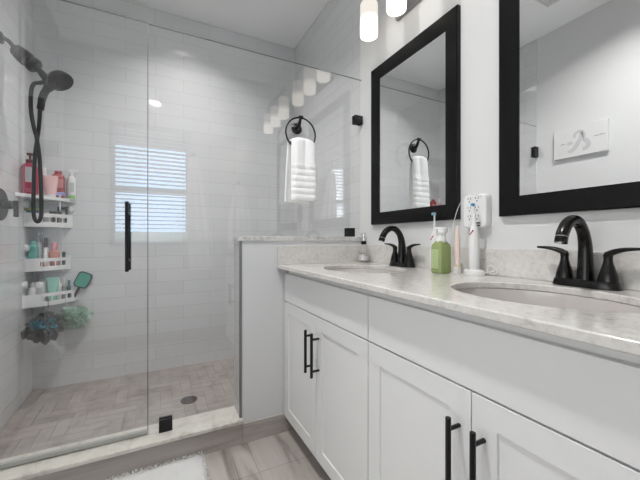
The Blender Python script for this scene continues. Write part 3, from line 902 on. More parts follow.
# ================================================================== COUNTER ITEMS
ZT = ZCT + 0.0003
def toothbrush(x, y, label, tint, charger):
    t = thing('electric_toothbrush', label, 'toothbrush', (x, y, ZT), 'electric toothbrushes')
    zb = ZT
    if charger:
        bm = bmesh.new(); lathe(bm, [(0.032, 0), (0.033, 0.006), (0.031, 0.016), (0.022, 0.020), (0.0, 0.020)], (x, y, ZT), 28, sx=0.95, sy=1.25)
        obj('charger_base', bm, M['wplast'], t)
        zb = ZT + 0.0195
    bm = bmesh.new()
    lathe(bm, [(0.0165, 0.0), (0.0185, 0.004), (0.0190, 0.06), (0.0180, 0.11), (0.0155, 0.148), (0.0105, 0.165), (0.0055, 0.172), (0.0, 0.173)], (x, y, zb), 24)
    b = obj('brush_body', bm, M['wplast'], t)
    bm = bmesh.new()
    lathe(bm, [(0.0068, 0.172), (0.0052, 0.19), (0.0036, 0.215), (0.0036, 0.238), (0.0050, 0.243), (0.0050, 0.252), (0.0, 0.254)], (x, y, zb), 14)
    h = obj('brush_head', bm, M['wplast'], t)
    bm = bmesh.new()
    lathe(bm, [(0.0062, -0.004), (0.0062, -0.013)], (x, y, zb + 0.247), 16, axis='X')
    obj('bristles', bm, col_mat(tint[0], tint[1], 0.6), h, label='blue and white bristles')
    bm = bmesh.new()
    tube(bm, [(x - 0.0155, y + 0.007, zb + 0.132), (x - 0.0145, y - 0.007, zb + 0.150)], 0.0025, 8)
    obj('red_stripe', bm, col_mat('stripe_red', (0.45, 0.03, 0.04), 0.4), b)
    return t
toothbrush(1.080, 0.832, 'white electric toothbrush standing on its white charger', ('bristle_blue', (0.05, 0.30, 0.55)), True)
toothbrush(1.100, 1.048, 'white electric toothbrush standing behind the green soap bottle', ('bristle_pale', (0.20, 0.45, 0.66)), False)
# charger cord
bm = bmesh.new()
tube(bm, smooth_path([(1.105, 0.828, ZT + 0.006), (1.118, 0.800, ZT + 0.010), (1.119, 0.775, ZT + 0.02), (1.119, 0.790, ZT + 0.036), (1.119, 0.805, ZT + 0.02), (1.119, 0.790, ZT + 0.0045), (1.119, 0.765, ZT + 0.012), (1.119, 0.772, ZT + 0.03)], 6), 0.0022, 8)
tag(obj('charger_cord', bm, M['wplast']), 'white coiled cord beside the toothbrush charger', 'cord')
# pink slim brush in a stand with its thin white cord
t = thing('pink_toothbrush', 'slim pink electric brush in a clear stand, left of the charger', 'toothbrush', (1.048, 0.882, ZT))
bm = bmesh.new(); lathe(bm, [(0.017, 0), (0.017, 0.024), (0.013, 0.026)], (1.048, 0.882, ZT), 20)
obj('stand', bm, col_mat('frosted_stand', (0.62, 0.60, 0.57), 0.2), t)
bm = bmesh.new(); lathe(bm, [(0.014, 0.024), (0.014, 0.036), (0.010, 0.038)], (1.048, 0.882, ZT), 20)
obj('collar', bm, col_mat('beige_collar', (0.60, 0.52, 0.38), 0.4), t)
bm = bmesh.new(); lathe(bm, [(0.0095, 0.036), (0.0105, 0.07), (0.0100, 0.13), (0.0070, 0.165), (0.0055, 0.186), (0.0, 0.189)], (1.048, 0.882, ZT), 20)
obj('brush_body', bm, col_mat('soft_pink', (0.74, 0.60, 0.54), 0.35), t)
bm = bmesh.new()
tube(bm, smooth_path([(XW - 0.031, 0.826, 1.192), (XW - 0.070, 0.830, 1.202), (XW - 0.085, 0.860, 1.190), (XW - 0.085, 0.895, 1.14), (XW - 0.085, 0.915, 1.06), (1.07, 0.918, 0.97), (1.085, 0.905, 0.912), (1.075, 0.892, ZT + 0.006), (1.068, 0.888, ZT + 0.010)], 8), 0.0013, 8)
tag(obj('charging_cord', bm, M['wplast']), 'thin white cord arching from the outlet adapter to the pink brush', 'cord')

# green foaming soap bottle
bxp, byp = 1.016, 0.934
t = thing('soap_bottle', 'green translucent soap bottle with a white pump, on the counter', 'bottle', (bxp, byp, ZT))
m, nt, b = new_mat('green_soap')
b.inputs['Base Color'].default_value = (0.37, 0.46, 0.19, 1); b.inputs['Roughness'].default_value = 0.08
b.inputs['Transmission Weight'].default_value = 0.35; b.inputs['IOR'].default_value = 1.35
bm = bmesh.new()
lathe(bm, [(0.0, 0.0), (0.028, 0.0), (0.032, 0.004), (0.032, 0.105), (0.029, 0.115), (0.021, 0.122), (0.019, 0.128), (0.0, 0.128)], (bxp, byp, ZT), 40, sx=1.0, sy=0.86, sq=5.5)
bo = obj('bottle_body', bm, m, t, angle=40)
bm = bmesh.new(); bx(bm, bxp - 0.0335, bxp - 0.0322, byp - 0.017, byp + 0.017, ZT + 0.02, ZT + 0.095)
obj('paper_label', bm, col_mat('label_green', (0.42, 0.50, 0.26), 0.5), bo)
bm = bmesh.new()
for k, hw in enumerate((0.004, 0.010, 0.012, 0.012, 0.011, 0.012, 0.009)):
    bx(bm, bxp - 0.0341, bxp - 0.0334, byp - hw, byp + hw, ZT + 0.084 - k * 0.0095, ZT + 0.0855 - k * 0.0095)
obj('label_print', bm, col_mat('print_green', (0.20, 0.30, 0.12), 0.6), bo)
bm = bmesh.new()
lathe(bm, [(0.0195, 0.122), (0.0205, 0.125), (0.0205, 0.142), (0.018, 0.145), (0.018, 0.158), (0.024, 0.161), (0.025, 0.178), (0.022, 0.183), (0.0, 0.184)], (bxp, byp, ZT), 28)
bx(bm, bxp - 0.032, bxp - 0.012, byp - 0.006, byp + 0.006, ZT + 0.164, ZT + 0.178)
obj('pump', bm, M['wplast'], t, angle=40)

# clear glass soap dispenser in the corner
gx, gy = 1.082, 1.570
t = thing('glass_dispenser', 'small clear glass soap dispenser with a chrome pump, in the corner by the half wall', 'dispenser', (gx, gy, ZT))
bm = bmesh.new()
lathe(bm, [(0.0, 0.0), (0.030, 0.0), (0.033, 0.004), (0.033, 0.068), (0.030, 0.080), (0.018, 0.092), (0.014, 0.098), (0.014, 0.112), (0.0125, 0.112), (0.0125, 0.097), (0.027, 0.078), (0.029, 0.012), (0.0, 0.010)], (gx, gy, ZT), 32)
gb = obj('glass_bottle', bm, M['winglass'], t)
bm = bmesh.new(); lathe(bm, [(0.0, 0.0105), (0.0285, 0.0125), (0.0285, 0.040), (0.0, 0.040)], (gx, gy, ZT), 28)
obj('liquid', bm, col_mat('clear_liquid', (0.62, 0.61, 0.62), 0.1), gb)
bm = bmesh.new()
for k in range(11):
    a_ = PI + 0.55 - 0.11 * k; h_ = random.choice((0.004, 0.006, 0.003, 0.007))
    c, s = math.cos(a_ + 0.62), math.sin(a_ + 0.62)
    tube(bm, [(gx + 0.0335 * c, gy + 0.0335 * s, ZT + 0.050), (gx + 0.0335 * c, gy + 0.0335 * s, ZT + 0.052 + h_)], 0.0012, 6)
obj('lettering', bm, col_mat('print_dark', (0.1, 0.1, 0.1), 0.6), gb)
bm = bmesh.new()
lathe(bm, [(0.0155, 0.104), (0.0155, 0.122), (0.007, 0.126), (0.0, 0.126)], (gx, gy, ZT), 24)
obj('collar', bm, M['black'], t)
bm = bmesh.new()
lathe(bm, [(0.005, 0.126), (0.005, 0.148), (0.011, 0.150), (0.012, 0.160), (0.009, 0.172), (0.0, 0.175)], (gx, gy, ZT), 20)
tube(bm, smooth_path([(gx, gy, ZT + 0.160), (gx - 0.022, gy - 0.006, ZT + 0.162), (gx - 0.036, gy - 0.010, ZT + 0.153)], 5), 0.004, 10)
obj('pump', bm, M['chrome'], t)

# ================================================================== BATH MAT
def mat_mesh():
    bm = bmesh.new()
    rnd = random.Random(5)
    nx, ny = 84, 52
    sx_, sy_ = 0.84, 0.52
    top = []
    def hill(i, j):
        e = min(i, nx - i, j, ny - j) / 4.0
        return 0.020 * min(1, e) ** 0.5 + 0.003
    for i in range(nx + 1):
        row = []
        for j in range(ny + 1):
            jx = rnd.uniform(-0.003, 0.003); jy = rnd.uniform(-0.003, 0.003)
            if i in (0, nx): jx = rnd.uniform(-0.006, 0.006)
            if j in (0, ny): jy = rnd.uniform(-0.006, 0.006)
            row.append(bm.verts.new((-sx_ / 2 + sx_ * i / nx + jx, -sy_ / 2 + sy_ * j / ny + jy, hill(i, j) + rnd.uniform(-0.002, 0.004))))
        top.append(row)
    for i in range(nx):
        for j in range(ny):
            bm.faces.new((top[i][j], top[i + 1][j], top[i + 1][j + 1], top[i][j + 1]))
    edge = [(i, 0) for i in range(nx)] + [(nx, j) for j in range(ny)] + [(i, ny) for i in range(nx, 0, -1)] + [(0, j) for j in range(ny, 0, -1)]
    bot = [bm.verts.new((top[i][j].co.x * 0.995, top[i][j].co.y * 0.995, 0.0004)) for i, j in edge]
    n = len(edge)
    for k in range(n):
        a_, b_ = edge[k], edge[(k + 1) % n]
        bm.faces.new((top[a_[0]][a_[1]], bot[k], bot[(k + 1) % n], top[b_[0]][b_[1]]))
    bm.faces.new(bot[::-1])
    # tufts
    for _ in range(5200):
        x = rnd.uniform(-sx_ / 2, sx_ / 2); y = rnd.uniform(-sy_ / 2, sy_ / 2)
        z_ = 0.021
        if rnd.random() < 0.28:
            if rnd.random() < 0.6: y = rnd.choice((-1, 1)) * (sy_ / 2 - rnd.uniform(-0.003, 0.012))
            else: x = rnd.choice((-1, 1)) * (sx_ / 2 - rnd.uniform(-0.003, 0.012))
            z_ = rnd.uniform(0.004, 0.018)
        r_ = rnd.uniform(0.0025, 0.0045); l_ = rnd.uniform(0.006, 0.013)
        dx, dy = rnd.uniform(-0.006, 0.006), rnd.uniform(-0.006, 0.006)
        base = [bm.verts.new((x + r_ * math.cos(a_), y + r_ * math.sin(a_), z_ - 0.003)) for a_ in (0, 2.1, 4.2)]
        tip = bm.verts.new((x + dx, y + dy, z_ + l_ * 0.6))
        for k in range(3): bm.faces.new((base[k], base[(k + 1) % 3], tip))
    return bm
o = obj('bath_mat', mat_mesh(), M['rug'], None, angle=180)
o.location = (-0.225, 1.362, 0.0); o.rotation_euler = (0, 0, math.radians(0.4))
tag(o, 'fluffy white bath mat on the floor in front of the shower curb', 'bath mat')

# ================================================================== SHOWER FITTINGS
SY = 2.29
t = thing('handheld_shower', 'dark handheld shower head on a wall arm with hose and inline filter', 'shower head', (XL, SY, 2.10))
bm = bmesh.new()
lathe(bm, [(0.032, 0.0005), (0.030, 0.008), (0.014, 0.014)], (XL, SY, 2.10), 28, axis='X')
obj('flange', bm, M['showerm'], t)
bm = bmesh.new()
tube(bm, smooth_path([(XL + 0.004, SY, 2.100), (XL + 0.022, SY, 2.098), (XL + 0.042, SY, 2.082), (XL + 0.058, SY, 2.052)], 6), 0.0105, 14)
obj('arm', bm, M['showerm'], t)
# inline filter body along the arm's direction
p0 = Vector((-0.690, SY, 2.060)); p1 = Vector((-0.590, SY, 1.975)); ax = (p1 - p0)
def along(bm, p0, p1, prof, n=24):
    d = (p1 - p0); u, v = frame_of(d)
    loft(bm, [[p0 + d * f + (u * math.cos(2 * PI * k / n) + v * math.sin(2 * PI * k / n)) * r_ for k in range(n)] for f, r_ in prof])
bm = bmesh.new()
along(bm, p0, p1, [(0.0, 0.012), (0.04, 0.026), (0.12, 0.033), (0.22, 0.034), (0.25, 0.037), (0.36, 0.037), (0.39, 0.040), (0.60, 0.040), (0.63, 0.037), (0.74, 0.037), (0.78, 0.041), (0.92, 0.041), (0.99, 0.034), (1.0, 0.014)])
obj('filter', bm, M['showerm'], t, angle=25)
# bracket ball and neck
p2 = Vector((-0.545, SY, 1.920))
bm = bmesh.new()
along(bm, p1 - (p1 - p0) * 0.02, p2, [(0, 0.014), (0.4, 0.017), (0.7, 0.020), (1.0, 0.023)])
tube(bm, [(-0.582, SY, 1.893), (-0.552, SY, 1.908)], 0.011, 14)
obj('bracket', bm, M['showerm'], t)
# spray head: a flattened dome tilted to face down and out into the shower
hc = Vector((-0.487, SY - 0.002, 1.922)); nrm = Vector((0.50, -0.30, -0.81)).normalized()
def disc_lathe(bm, c, nrm, prof, n=32):
    u, v = frame_of(nrm)
    loft(bm, [[c + nrm * h + (u * math.cos(2 * PI * k / n) + v * math.sin(2 * PI * k / n)) * r_ for k in range(n)] for r_, h in prof])
bm = bmesh.new()
disc_lathe(bm, hc, nrm, [(0.001, -0.055), (0.025, -0.052), (0.048, -0.034), (0.062, -0.010), (0.064, 0.004), (0.060, 0.010), (0.001, 0.012)])
sh = obj('spray_head', bm, M['showerm'], t)
bm = bmesh.new()
u_, v_ = frame_of(nrm)
for ring, cnt in ((0.014, 6), (0.030, 12), (0.046, 18)):
    for k in range(cnt):
        a_ = 2 * PI * k / cnt
        disc_lathe(bm, hc + (u_ * math.cos(a_) + v_ * math.sin(a_)) * ring + nrm * 0.010, nrm, [(0.0028, 0.0), (0.0022, 0.004), (0.0004, 0.0045)], 8)
obj('nozzles', bm, M['dplast'], sh)
bm = bmesh.new()
tube(bm, smooth_path([(-0.510, SY, 1.905), (-0.545, SY, 1.870), (-0.566, SY, 1.820), (-0.573, SY, 1.770), (-0.577, SY, 1.745)], 6), [0.028] * 3 + [0.022] * 4 + [0.018] * 8 + [0.017] * 8 + [0.012] * 2, 18)
obj('handle', bm, M['showerm'], t)
bm = bmesh.new()
tube(bm, smooth_path([(-0.580, SY, 1.894), (-0.602, SY, 1.886), (-0.614, SY - 0.002, 1.845), (-0.615, SY - 0.006, 1.74), (-0.600, SY - 0.014, 1.64), (-0.587, SY - 0.016, 1.58), (-0.576, SY - 0.014, 1.47), (-0.571, SY - 0.008, 1.30), (-0.572, SY - 0.004, 1.165), (-0.588, SY, 1.126),
               (-0.605, SY + 0.002, 1.165), (-0.606, SY + 0.004, 1.30), (-0.602, SY + 0.006, 1.47), (-0.592, SY + 0.008, 1.58), (-0.584, SY + 0.008, 1.66), (-0.578, SY + 0.002, 1.745)], 7), 0.0095, 12)
obj('hose', bm, M['showerm'], t)

t = thing('shower_valve', 'round black shower valve with a lever on the left tiled wall', 'shower valve', (XL, SY, 1.215))
bm = bmesh.new(); lathe(bm, [(0.085, 0.0005), (0.085, 0.004), (0.078, 0.010), (0.030, 0.013), (0.0, 0.013)], (XL, SY, 1.215), 40, axis='X')
obj('escutcheon', bm, M['showerm'], t)
bm = bmesh.new(); lathe(bm, [(0.024, 0.012), (0.022, 0.05), (0.0, 0.051)], (XL, SY, 1.215), 24, axis='X')
obj('stem', bm, M['showerm'], t)
bm = bmesh.new(); lathe(bm, [(0.010, 0.050), (0.010, 0.056)], (XL, SY, 1.215), 20, axis='X')
bx(bm, XL + 0.055, XL + 0.073, SY - 0.011, SY + 0.011, 1.150, 1.238)
obj('lever', bm, M['showerm'], t, 0.004)

t = thing('floor_drain', 'round bronze drain in the shower floor', 'drain', (0.18, 2.187, 0.0155))
bm = bmesh.new(); lathe(bm, [(0.0, 0.0), (0.050, 0.0), (0.050, 0.003), (0.043, 0.0045), (0.042, 0.0035), (0.0, 0.0035)], (0.18, 2.187, 0.0156), 36)
obj('drain_cover', bm, M['bronze'], t)
bm = bmesh.new()
for k in range(-3, 4):
    l_ = math.sqrt(max(0, 0.038 ** 2 - (k * 0.010) ** 2))
    bx(bm, 0.18 - l_, 0.18 + l_, 2.187 + k * 0.010 - 0.002, 2.187 + k * 0.010 + 0.002, 0.0190, 0.0198)
obj('grate', bm, M['dplast'], t)

# ================================================================== CORNER SHELVES
def corner_curve(lx, ly, bulge, n=14, inset=0.0):
    """from the left wall (y = YB - ly) to the back wall (x = XL + lx), bulging outwards"""
    A = Vector((XL + 0.003, YB - ly)); B = Vector((XL + lx, YB - 0.003))
    out = []
    d = (B - A).normalized(); nrm = Vector((d.y, -d.x))
    for i in range(n + 1):
        f = i / n
        out.append(A + (B - A) * f + nrm * (bulge * math.sin(PI * f) - inset))
    return out
def plate(bm, curve, z0, z1):
    poly = [Vector((XL + 0.002, YB - 0.002))] + curve
    loft(bm, [[(p.x, p.y, z0) for p in poly], [(p.x, p.y, z1) for p in poly]])
def band(bm, c0, c1, z0, z1):
    ring = lambda i: [(c0[i].x, c0[i].y, z0), (c0[i].x, c0[i].y, z1), (c1[i].x, c1[i].y, z1), (c1[i].x, c1[i].y, z0)]
    loft(bm, [ring(i) for i in range(len(c0))])
def basket(label, lx, ly, z0, z1, bulge, knobs):
    t = thing('shower_caddy', label, 'shower caddy', (XL + 0.05, YB - 0.05, z0), 'white corner caddies')
    c0 = corner_curve(lx, ly, bulge); c1 = corner_curve(lx, ly, bulge, inset=0.004)
    bm = bmesh.new()
    plate(bm, c1, z0, z0 + 0.004)
    h = z1 - z0
    band(bm, c0, c1, z0, z0 + h * 0.36)
    band(bm, c0, c1, z1 - h * 0.26, z1)
    n = len(c0) - 1
    for i in range(n):
        solid = i < 4 or i >= n - 2 or i % 2 == 0
        if solid and i < n:
            f0, f1 = (0.0, 1.0) if (i < 4 or i >= n - 2) else (0.3, 0.62)
            q = lambda c, f: c[i] + (c[i + 1] - c[i]) * f
            ring = lambda f: [(*q(c0, f), z0 + h * 0.36), (*q(c0, f), z1 - h * 0.26), (*q(c1, f), z1 - h * 0.26), (*q(c1, f), z0 + h * 0.36)]
            loft(bm, [ring(f0), ring(f1)])
    # flanges against both walls
    bx(bm, XL + 0.001, XL + 0.004, YB - ly, YB - 0.002, z0, z1 + 0.012)
    bx(bm, XL + 0.004, XL + lx, YB - 0.004, YB - 0.001, z0, z1 + 0.012)
    obj('basket', bm, M['wplast'], t, angle=30)
    for (kx, ky, kz, axn) in knobs:
        bm = bmesh.new()
        if axn == 'X': lathe(bm, [(0.022, 0.0005), (0.024, 0.010), (0.020, 0.020), (0.0, 0.022)], (XL, ky, kz), 24, axis='X')
        else: lathe(bm, [(0.018, -0.0005), (0.020, -0.008), (0.016, -0.016), (0.0, -0.018)], (kx, YB, kz), 24, axis='Y')
        obj('wall_knob', bm, M['wplast'], t)
    return t, c0
S1Z = 1.297
t = thing('corner_shelf', 'white flat corner shelf holding the row of bottles, topmost in the shower corner', 'shelf', (XL + 0.05, YB - 0.05, S1Z))
c0 = corner_curve(0.238, 0.315, 0.016); c1 = corner_curve(0.238, 0.315, 0.016, inset=0.005)
bm = bmesh.new(); plate(bm, c0, S1Z - 0.012, S1Z)
obj('shelf_board', bm, M['wplast'], t, 0.001)
bm = bmesh.new(); band(bm, c0, c1, S1Z, S1Z + 0.008)
obj('shelf_lip', bm, M['wplast'], t)
S2Z, S3Z, S4Z = 1.110, 0.825, 0.602
cad2, cc2 = basket('white corner caddy with sponge and razors, second from the top', 0.215, 0.175, S2Z, S2Z + 0.088, 0.022, [(0, 2.632, 1.246, 'X'), (-0.535, 0, 1.235, 'Y')])
cad3, cc3 = basket('white corner caddy with coral and teal bottles, third from the top', 0.205, 0.165, S3Z, S3Z + 0.082, 0.024, [(0, 2.640, 0.975, 'X')])
cad4, cc4 = basket('white corner caddy with the mint tube, lowest in the shower corner', 0.245, 0.200, S4Z, S4Z + 0.080, 0.030, [(0, 2.615, 0.745, 'X')])

def bottle(name, label, cat, x, y, z, h, r, col, capcol=None, cap=0.2, style='round', group='toiletries in the shower corner', sx=1.0, sy=1.0, parts=()):
    t = thing(name, label, cat, (x, y, z), group)
    z += 0.0004
    cm = col_mat('plastic_%02d%02d%02d' % tuple(int(c * 99) for c in col), col, 0.3)
    km = col_mat('plastic_%02d%02d%02d' % tuple(int(c * 99) for c in (capcol or col)), capcol or col, 0.3)
    bm = bmesh.new(); hb = h * (1 - cap)
    if style == 'tube':     # stands on its cap, flat crimped top
        lathe(bm, [(r * 0.62, 0), (r * 0.66, h * cap)], (x, y, z), 20); c_ = obj('cap', bm, km, t)
        bm = bmesh.new(); rings = []
        for i in range(9):
            f = i / 8
            rings.append([(x + (r * (0.72 + 0.28 * f)) * math.cos(2 * PI * k / 20) * 1.0, y + r * (0.66 * (1 - f) + 0.06) * math.sin(2 * PI * k / 20), z + h * cap + (h - h * cap) * f) for k in range(20)])
        loft(bm, rings); obj('tube_body', bm, cm, t)
        return t
    sq = 4.5 if style == 'square' else 2.0
    lathe(bm, [(0.0, 0), (r * 0.92, 0), (r, 0.004), (r, hb * 0.86), (r * 0.85, hb * 0.95), (r * 0.5, hb), (0, hb)], (x, y, z), 24, sx=sx, sy=sy, sq=sq)
    b_ = obj('bottle_body', bm, cm, t, angle=40)
    bm = bmesh.new()
    if style == 'pump':
        lathe(bm, [(r * 0.5, hb), (r * 0.5, hb + h * cap * 0.35), (r * 0.15, hb + h * cap * 0.4), (r * 0.15, hb + h * cap * 0.75), (r * 0.4, hb + h * cap * 0.78), (r * 0.4, h), (0, h)], (x, y, z), 16)
        bx(bm, x - r * 0.2, x + r * 1.1, y - r * 0.2, y + r * 0.2, z + hb + h * cap * 0.80, z + h - 0.001)
        obj('pump', bm, km, t, angle=40)
    elif style == 'trigger':
        lathe(bm, [(r * 0.5, hb), (r * 0.45, hb + h * cap * 0.4), (r * 0.4, hb + h * cap * 0.5)], (x, y, z), 16)
        bx(bm, x - r * 0.6, x + r * 1.5, y - r * 0.35, y + r * 0.35, z + hb + h * cap * 0.5, z + h)
        tube(bm, smooth_path([(x + r * 0.7, y, z + hb + h * cap * 0.52), (x + r * 1.15, y, z + hb + h * cap * 0.1), (x + r * 1.25, y, z + hb - h * cap * 0.4)], 4), r * 0.16, 8)
        obj('trigger_head', bm, km, t, 0.001)
    else:
        lathe(bm, [(r * 0.55, hb - 0.001), (r * 0.58, hb + 0.002), (r * 0.55, h - 0.002), (r * 0.48, h), (0, h)], (x, y, z), 18, sx=sx, sy=sy)
        obj('cap', bm, km, t, angle=40)
    for (f0, f1, hw, pc) in parts:      # printed label panels on the face turned to the room
        bm = bmesh.new()
        zz0, zz1 = z + hb * f0, z + hb * f1
        rows = []
        a_c = math.atan2(-1.0, 0.30)
        for i in range(9):
            a_ = a_c + (i / 8 - 0.5) * 2 * hw
            e = 2 / sq
            cx_ = math.copysign(abs(math.cos(a_)) ** e, math.cos(a_)); cy2 = math.copysign(abs(math.sin(a_)) ** e, math.sin(a_))
            rows.append(((x + (r * sx + 0.0004) * cx_, y + (r * sy + 0.0004) * cy2), (x + (r * sx - 0.002) * cx_, y + (r * sy - 0.002) * cy2)))
        loft(bm, [[(*o_, zz0), (*o_, zz1), (*i_, zz1), (*i_, zz0)] for o_, i_ in rows])
        obj('printed_label', bm, col_mat('ink_%02d%02d%02d' % tuple(int(c * 99) for c in pc), pc, 0.5), b_)
    return t
CR, DR = (0.42, 0.02, 0.07), (0.33, 0.02, 0.03)
WH = (0.74, 0.74, 0.75)
# top shelf
bottle('body_wash', 'crimson pump bottle with a white oval label, leftmost on the top corner shelf', 'bottle', -0.698, 2.578, S1Z, 0.262, 0.040, CR, (0.16, 0.03, 0.04), 0.24, 'pump', parts=((0.40, 0.86, 0.62, (0.60, 0.58, 0.60)), (0.10, 0.22, 0.5, (0.50, 0.10, 0.15))))
bottle('lotion_bottle', 'white capped bottle behind the shower hose on the top corner shelf', 'bottle', -0.668, 2.722, S1Z, 0.205, 0.026, (0.66, 0.62, 0.64), WH, 0.22)
bottle('pink_tube', 'pale pink tube standing on its white cap on the top corner shelf', 'tube', -0.622, 2.682, S1Z, 0.150, 0.040, (0.74, 0.47, 0.46), WH, 0.16, 'tube')
bottle('shampoo', 'dark red bottle with a printed panel on the top corner shelf', 'bottle', -0.598, 2.750, S1Z, 0.195, 0.036, DR, (0.36, 0.02, 0.03), 0.10, 'square', sy=0.62, parts=((0.45, 0.80, 0.5, (0.52, 0.22, 0.20)),))
t = bottle('spray_bottle', 'white trigger spray bottle with a green stripe, rightmost on the top corner shelf', 'bottle', -0.527, 2.762, S1Z, 0.215, 0.024, WH, WH, 0.22, 'trigger', parts=((0.06, 0.2, 0.8, (0.20, 0.50, 0.10)), (0.35, 0.72, 0.5, (0.45, 0.50, 0.46))))
# lilac razor hanging on the shelf lip
t = thing('lilac_razor', 'lilac razor hanging on the front edge of the top corner shelf', 'razor', (-0.576, 2.705, S1Z), 'toiletries in the shower corner')
bm = bmesh.new(); bx(bm, -0.604, -0.550, 2.692, 2.706, S1Z + 0.024, S1Z + 0.046)
obj('razor_head', bm, col_mat('lilac', (0.36, 0.36, 0.72), 0.35), t, 0.003)
bm = bmesh.new(); tube(bm, [(-0.577, 2.694, S1Z + 0.026), (-0.576, 2.688, S1Z + 0.010), (-0.574, 2.686, S1Z - 0.075)], [0.006, 0.005, 0.004], 10)
obj('razor_handle', bm, col_mat('clear_grey', (0.55, 0.55, 0.6), 0.2), t)
# second caddy
ZS = S2Z + 0.0045
t = thing('bath_sponge', 'striped yellow and blue sponge lying in the second corner caddy', 'sponge', (-0.700, 2.665, ZS), 'toiletries in the shower corner')
for k, (c_, nm) in enumerate((((0.06, 0.22, 0.32), 'sponge_blue'), ((0.50, 0.52, 0.12), 'sponge_yellow'), ((0.30, 0.55, 0.50), 'sponge_green'))):
    bm = bmesh.new(); bx(bm, -0.736, -0.672, 2.652, 2.700, ZS + 0.086 + k * 0.013, ZS + 0.0988 + k * 0.013)
    obj('sponge_layer', bm, col_mat(nm, c_, 0.9), t, 0.003)
bm = bmesh.new(); bx(bm, -0.732, -0.690, 2.664, 2.698, ZS + 0.0003, ZS + 0.086)
obj('sponge_base', bm, col_mat('sponge_white', (0.62, 0.62, 0.6), 0.9), t, 0.003)
bottle('soap_tub', 'low white tub in the second corner caddy', 'tub', -0.662, 2.742, ZS, 0.115, 0.031, (0.58, 0.57, 0.56), WH, 0.25)
for k, (x, y, z_, lab) in enumerate(((-0.620, 2.730, ZS, 'black razor with its head up in the middle of the second corner caddy'), (-0.598, 2.746, ZS, 'second black razor just right of the first in the caddy'))):
    t = thing('black_razor', lab, 'razor', (x, y, z_), 'black razors')
    bm = bmesh.new(); tube(bm, [(x, y, z_ + 0.002), (x + 0.002, y + 0.004, z_ + 0.06), (x + 0.002, y + 0.004, z_ + 0.088)], [0.006, 0.007, 0.005], 10); obj('razor_handle', bm, M['dplast'], t)
    bm = bmesh.new(); bx(bm, x - 0.019, x + 0.021, y - 0.004, y + 0.010, z_ + 0.085, z_ + 0.100); obj('razor_head', bm, M['dplast'], t, 0.002)
t = thing('black_holder', 'black hook shaped holder at the right end of the second corner caddy', 'holder', (-0.57, 2.772, ZS), 'toiletries in the shower corner')
bm = bmesh.new(); yh = 2.772
bx(bm, -0.606, -0.592, yh - 0.010, yh + 0.010, ZS + 0.0805, ZS + 0.140); bx(bm, -0.592, -0.548, yh - 0.010, yh + 0.010, ZS + 0.122, ZS + 0.140); bx(bm, -0.562, -0.548, yh - 0.010, yh + 0.010, ZS + 0.0003, ZS + 0.122)
obj('holder_body', bm, M['dplast'], t, 0.003)
# third caddy
ZS = S3Z + 0.0045
bottle('teal_bottle', 'teal bottle at the left of the third corner caddy', 'bottle', -0.713, 2.688, ZS, 0.190, 0.026, (0.14, 0.42, 0.36), (0.18, 0.48, 0.42), 0.12, 'square', sy=0.85, parts=((0.3, 0.7, 0.5, (0.2, 0.5, 0.43)),))
bottle('white_pump_bottle', 'tall white pump bottle in the third corner caddy', 'bottle', -0.708, 2.768, ZS, 0.245, 0.020, WH, WH, 0.25, 'pump')
bottle('white_jar', 'small white bottle beside the teal bottle in the third corner caddy', 'bottle', -0.662, 2.728, ZS, 0.140, 0.015, (0.70, 0.70, 0.68), WH, 0.2)
bottle('dark_cap_bottle', 'slim white bottle with a dark cap in the third corner caddy', 'bottle', -0.668, 2.770, ZS, 0.210, 0.017, WH, (0.06, 0.06, 0.07), 0.3)
bottle('coral_bottle', 'coral bottle with a pink cap in the third corner caddy', 'bottle', -0.620, 2.752, ZS, 0.178, 0.030, (0.52, 0.22, 0.17), (0.66, 0.26, 0.30), 0.28, sy=0.7)
bottle('dark_teal_jar', 'small dark teal jar at the right of the third corner caddy', 'jar', -0.572, 2.772, ZS, 0.115, 0.016, (0.03, 0.10, 0.11), None, 0.3)
bottle('red_tub', 'red tub glimpsed through the slots of the third corner caddy', 'tub', -0.670, 2.690, ZS, 0.050, 0.017, (0.50, 0.07, 0.04), None, 0.3)
# fourth caddy
ZS = S4Z + 0.0045
bottle('white_flip_bottle', 'white bottle at the left end of the lowest corner caddy', 'bottle', -0.708, 2.650, ZS, 0.148, 0.020, (0.70, 0.70, 0.70), (0.55, 0.55, 0.55), 0.2)
bottle('grey_cap_bottle', 'white bottle with a grey cap and printed front in the lowest corner caddy', 'bottle', -0.685, 2.702, ZS, 0.188, 0.027, WH, (0.34, 0.34, 0.34), 0.22, 'pump', parts=((0.2, 0.75, 0.5, (0.5, 0.5, 0.5)),))
bottle('plain_white_bottle', 'plain white bottle left of the mint tube in the lowest corner caddy', 'bottle', -0.682, 2.758, ZS, 0.190, 0.020, (0.68, 0.68, 0.66), (0.5, 0.5, 0.5), 0.2)
bottle('mint_tube', 'mint green tube standing on its cap in the lowest corner caddy', 'tube', -0.621, 2.722, ZS, 0.170, 0.035, (0.27, 0.56, 0.46), (0.30, 0.60, 0.50), 0.14, 'tube')
bottle('white_square_bottle', 'white square bottle right of the mint tube in the lowest corner caddy', 'bottle', -0.600, 2.770, ZS, 0.150, 0.016, WH, WH, 0.15, 'square')
bottle('cream_bottle', 'slim bottle with a cream cap in the lowest corner caddy', 'bottle', -0.572, 2.776, ZS, 0.150, 0.012, (0.32, 0.31, 0.28), (0.72, 0.70, 0.62), 0.3)
bottle('dark_teal_bottle', 'dark teal bottle with a white cap in the lowest corner caddy', 'bottle', -0.545, 2.777, ZS, 0.140, 0.0125, (0.02, 0.12, 0.13), (0.08, 0.18, 0.2), 0.25)
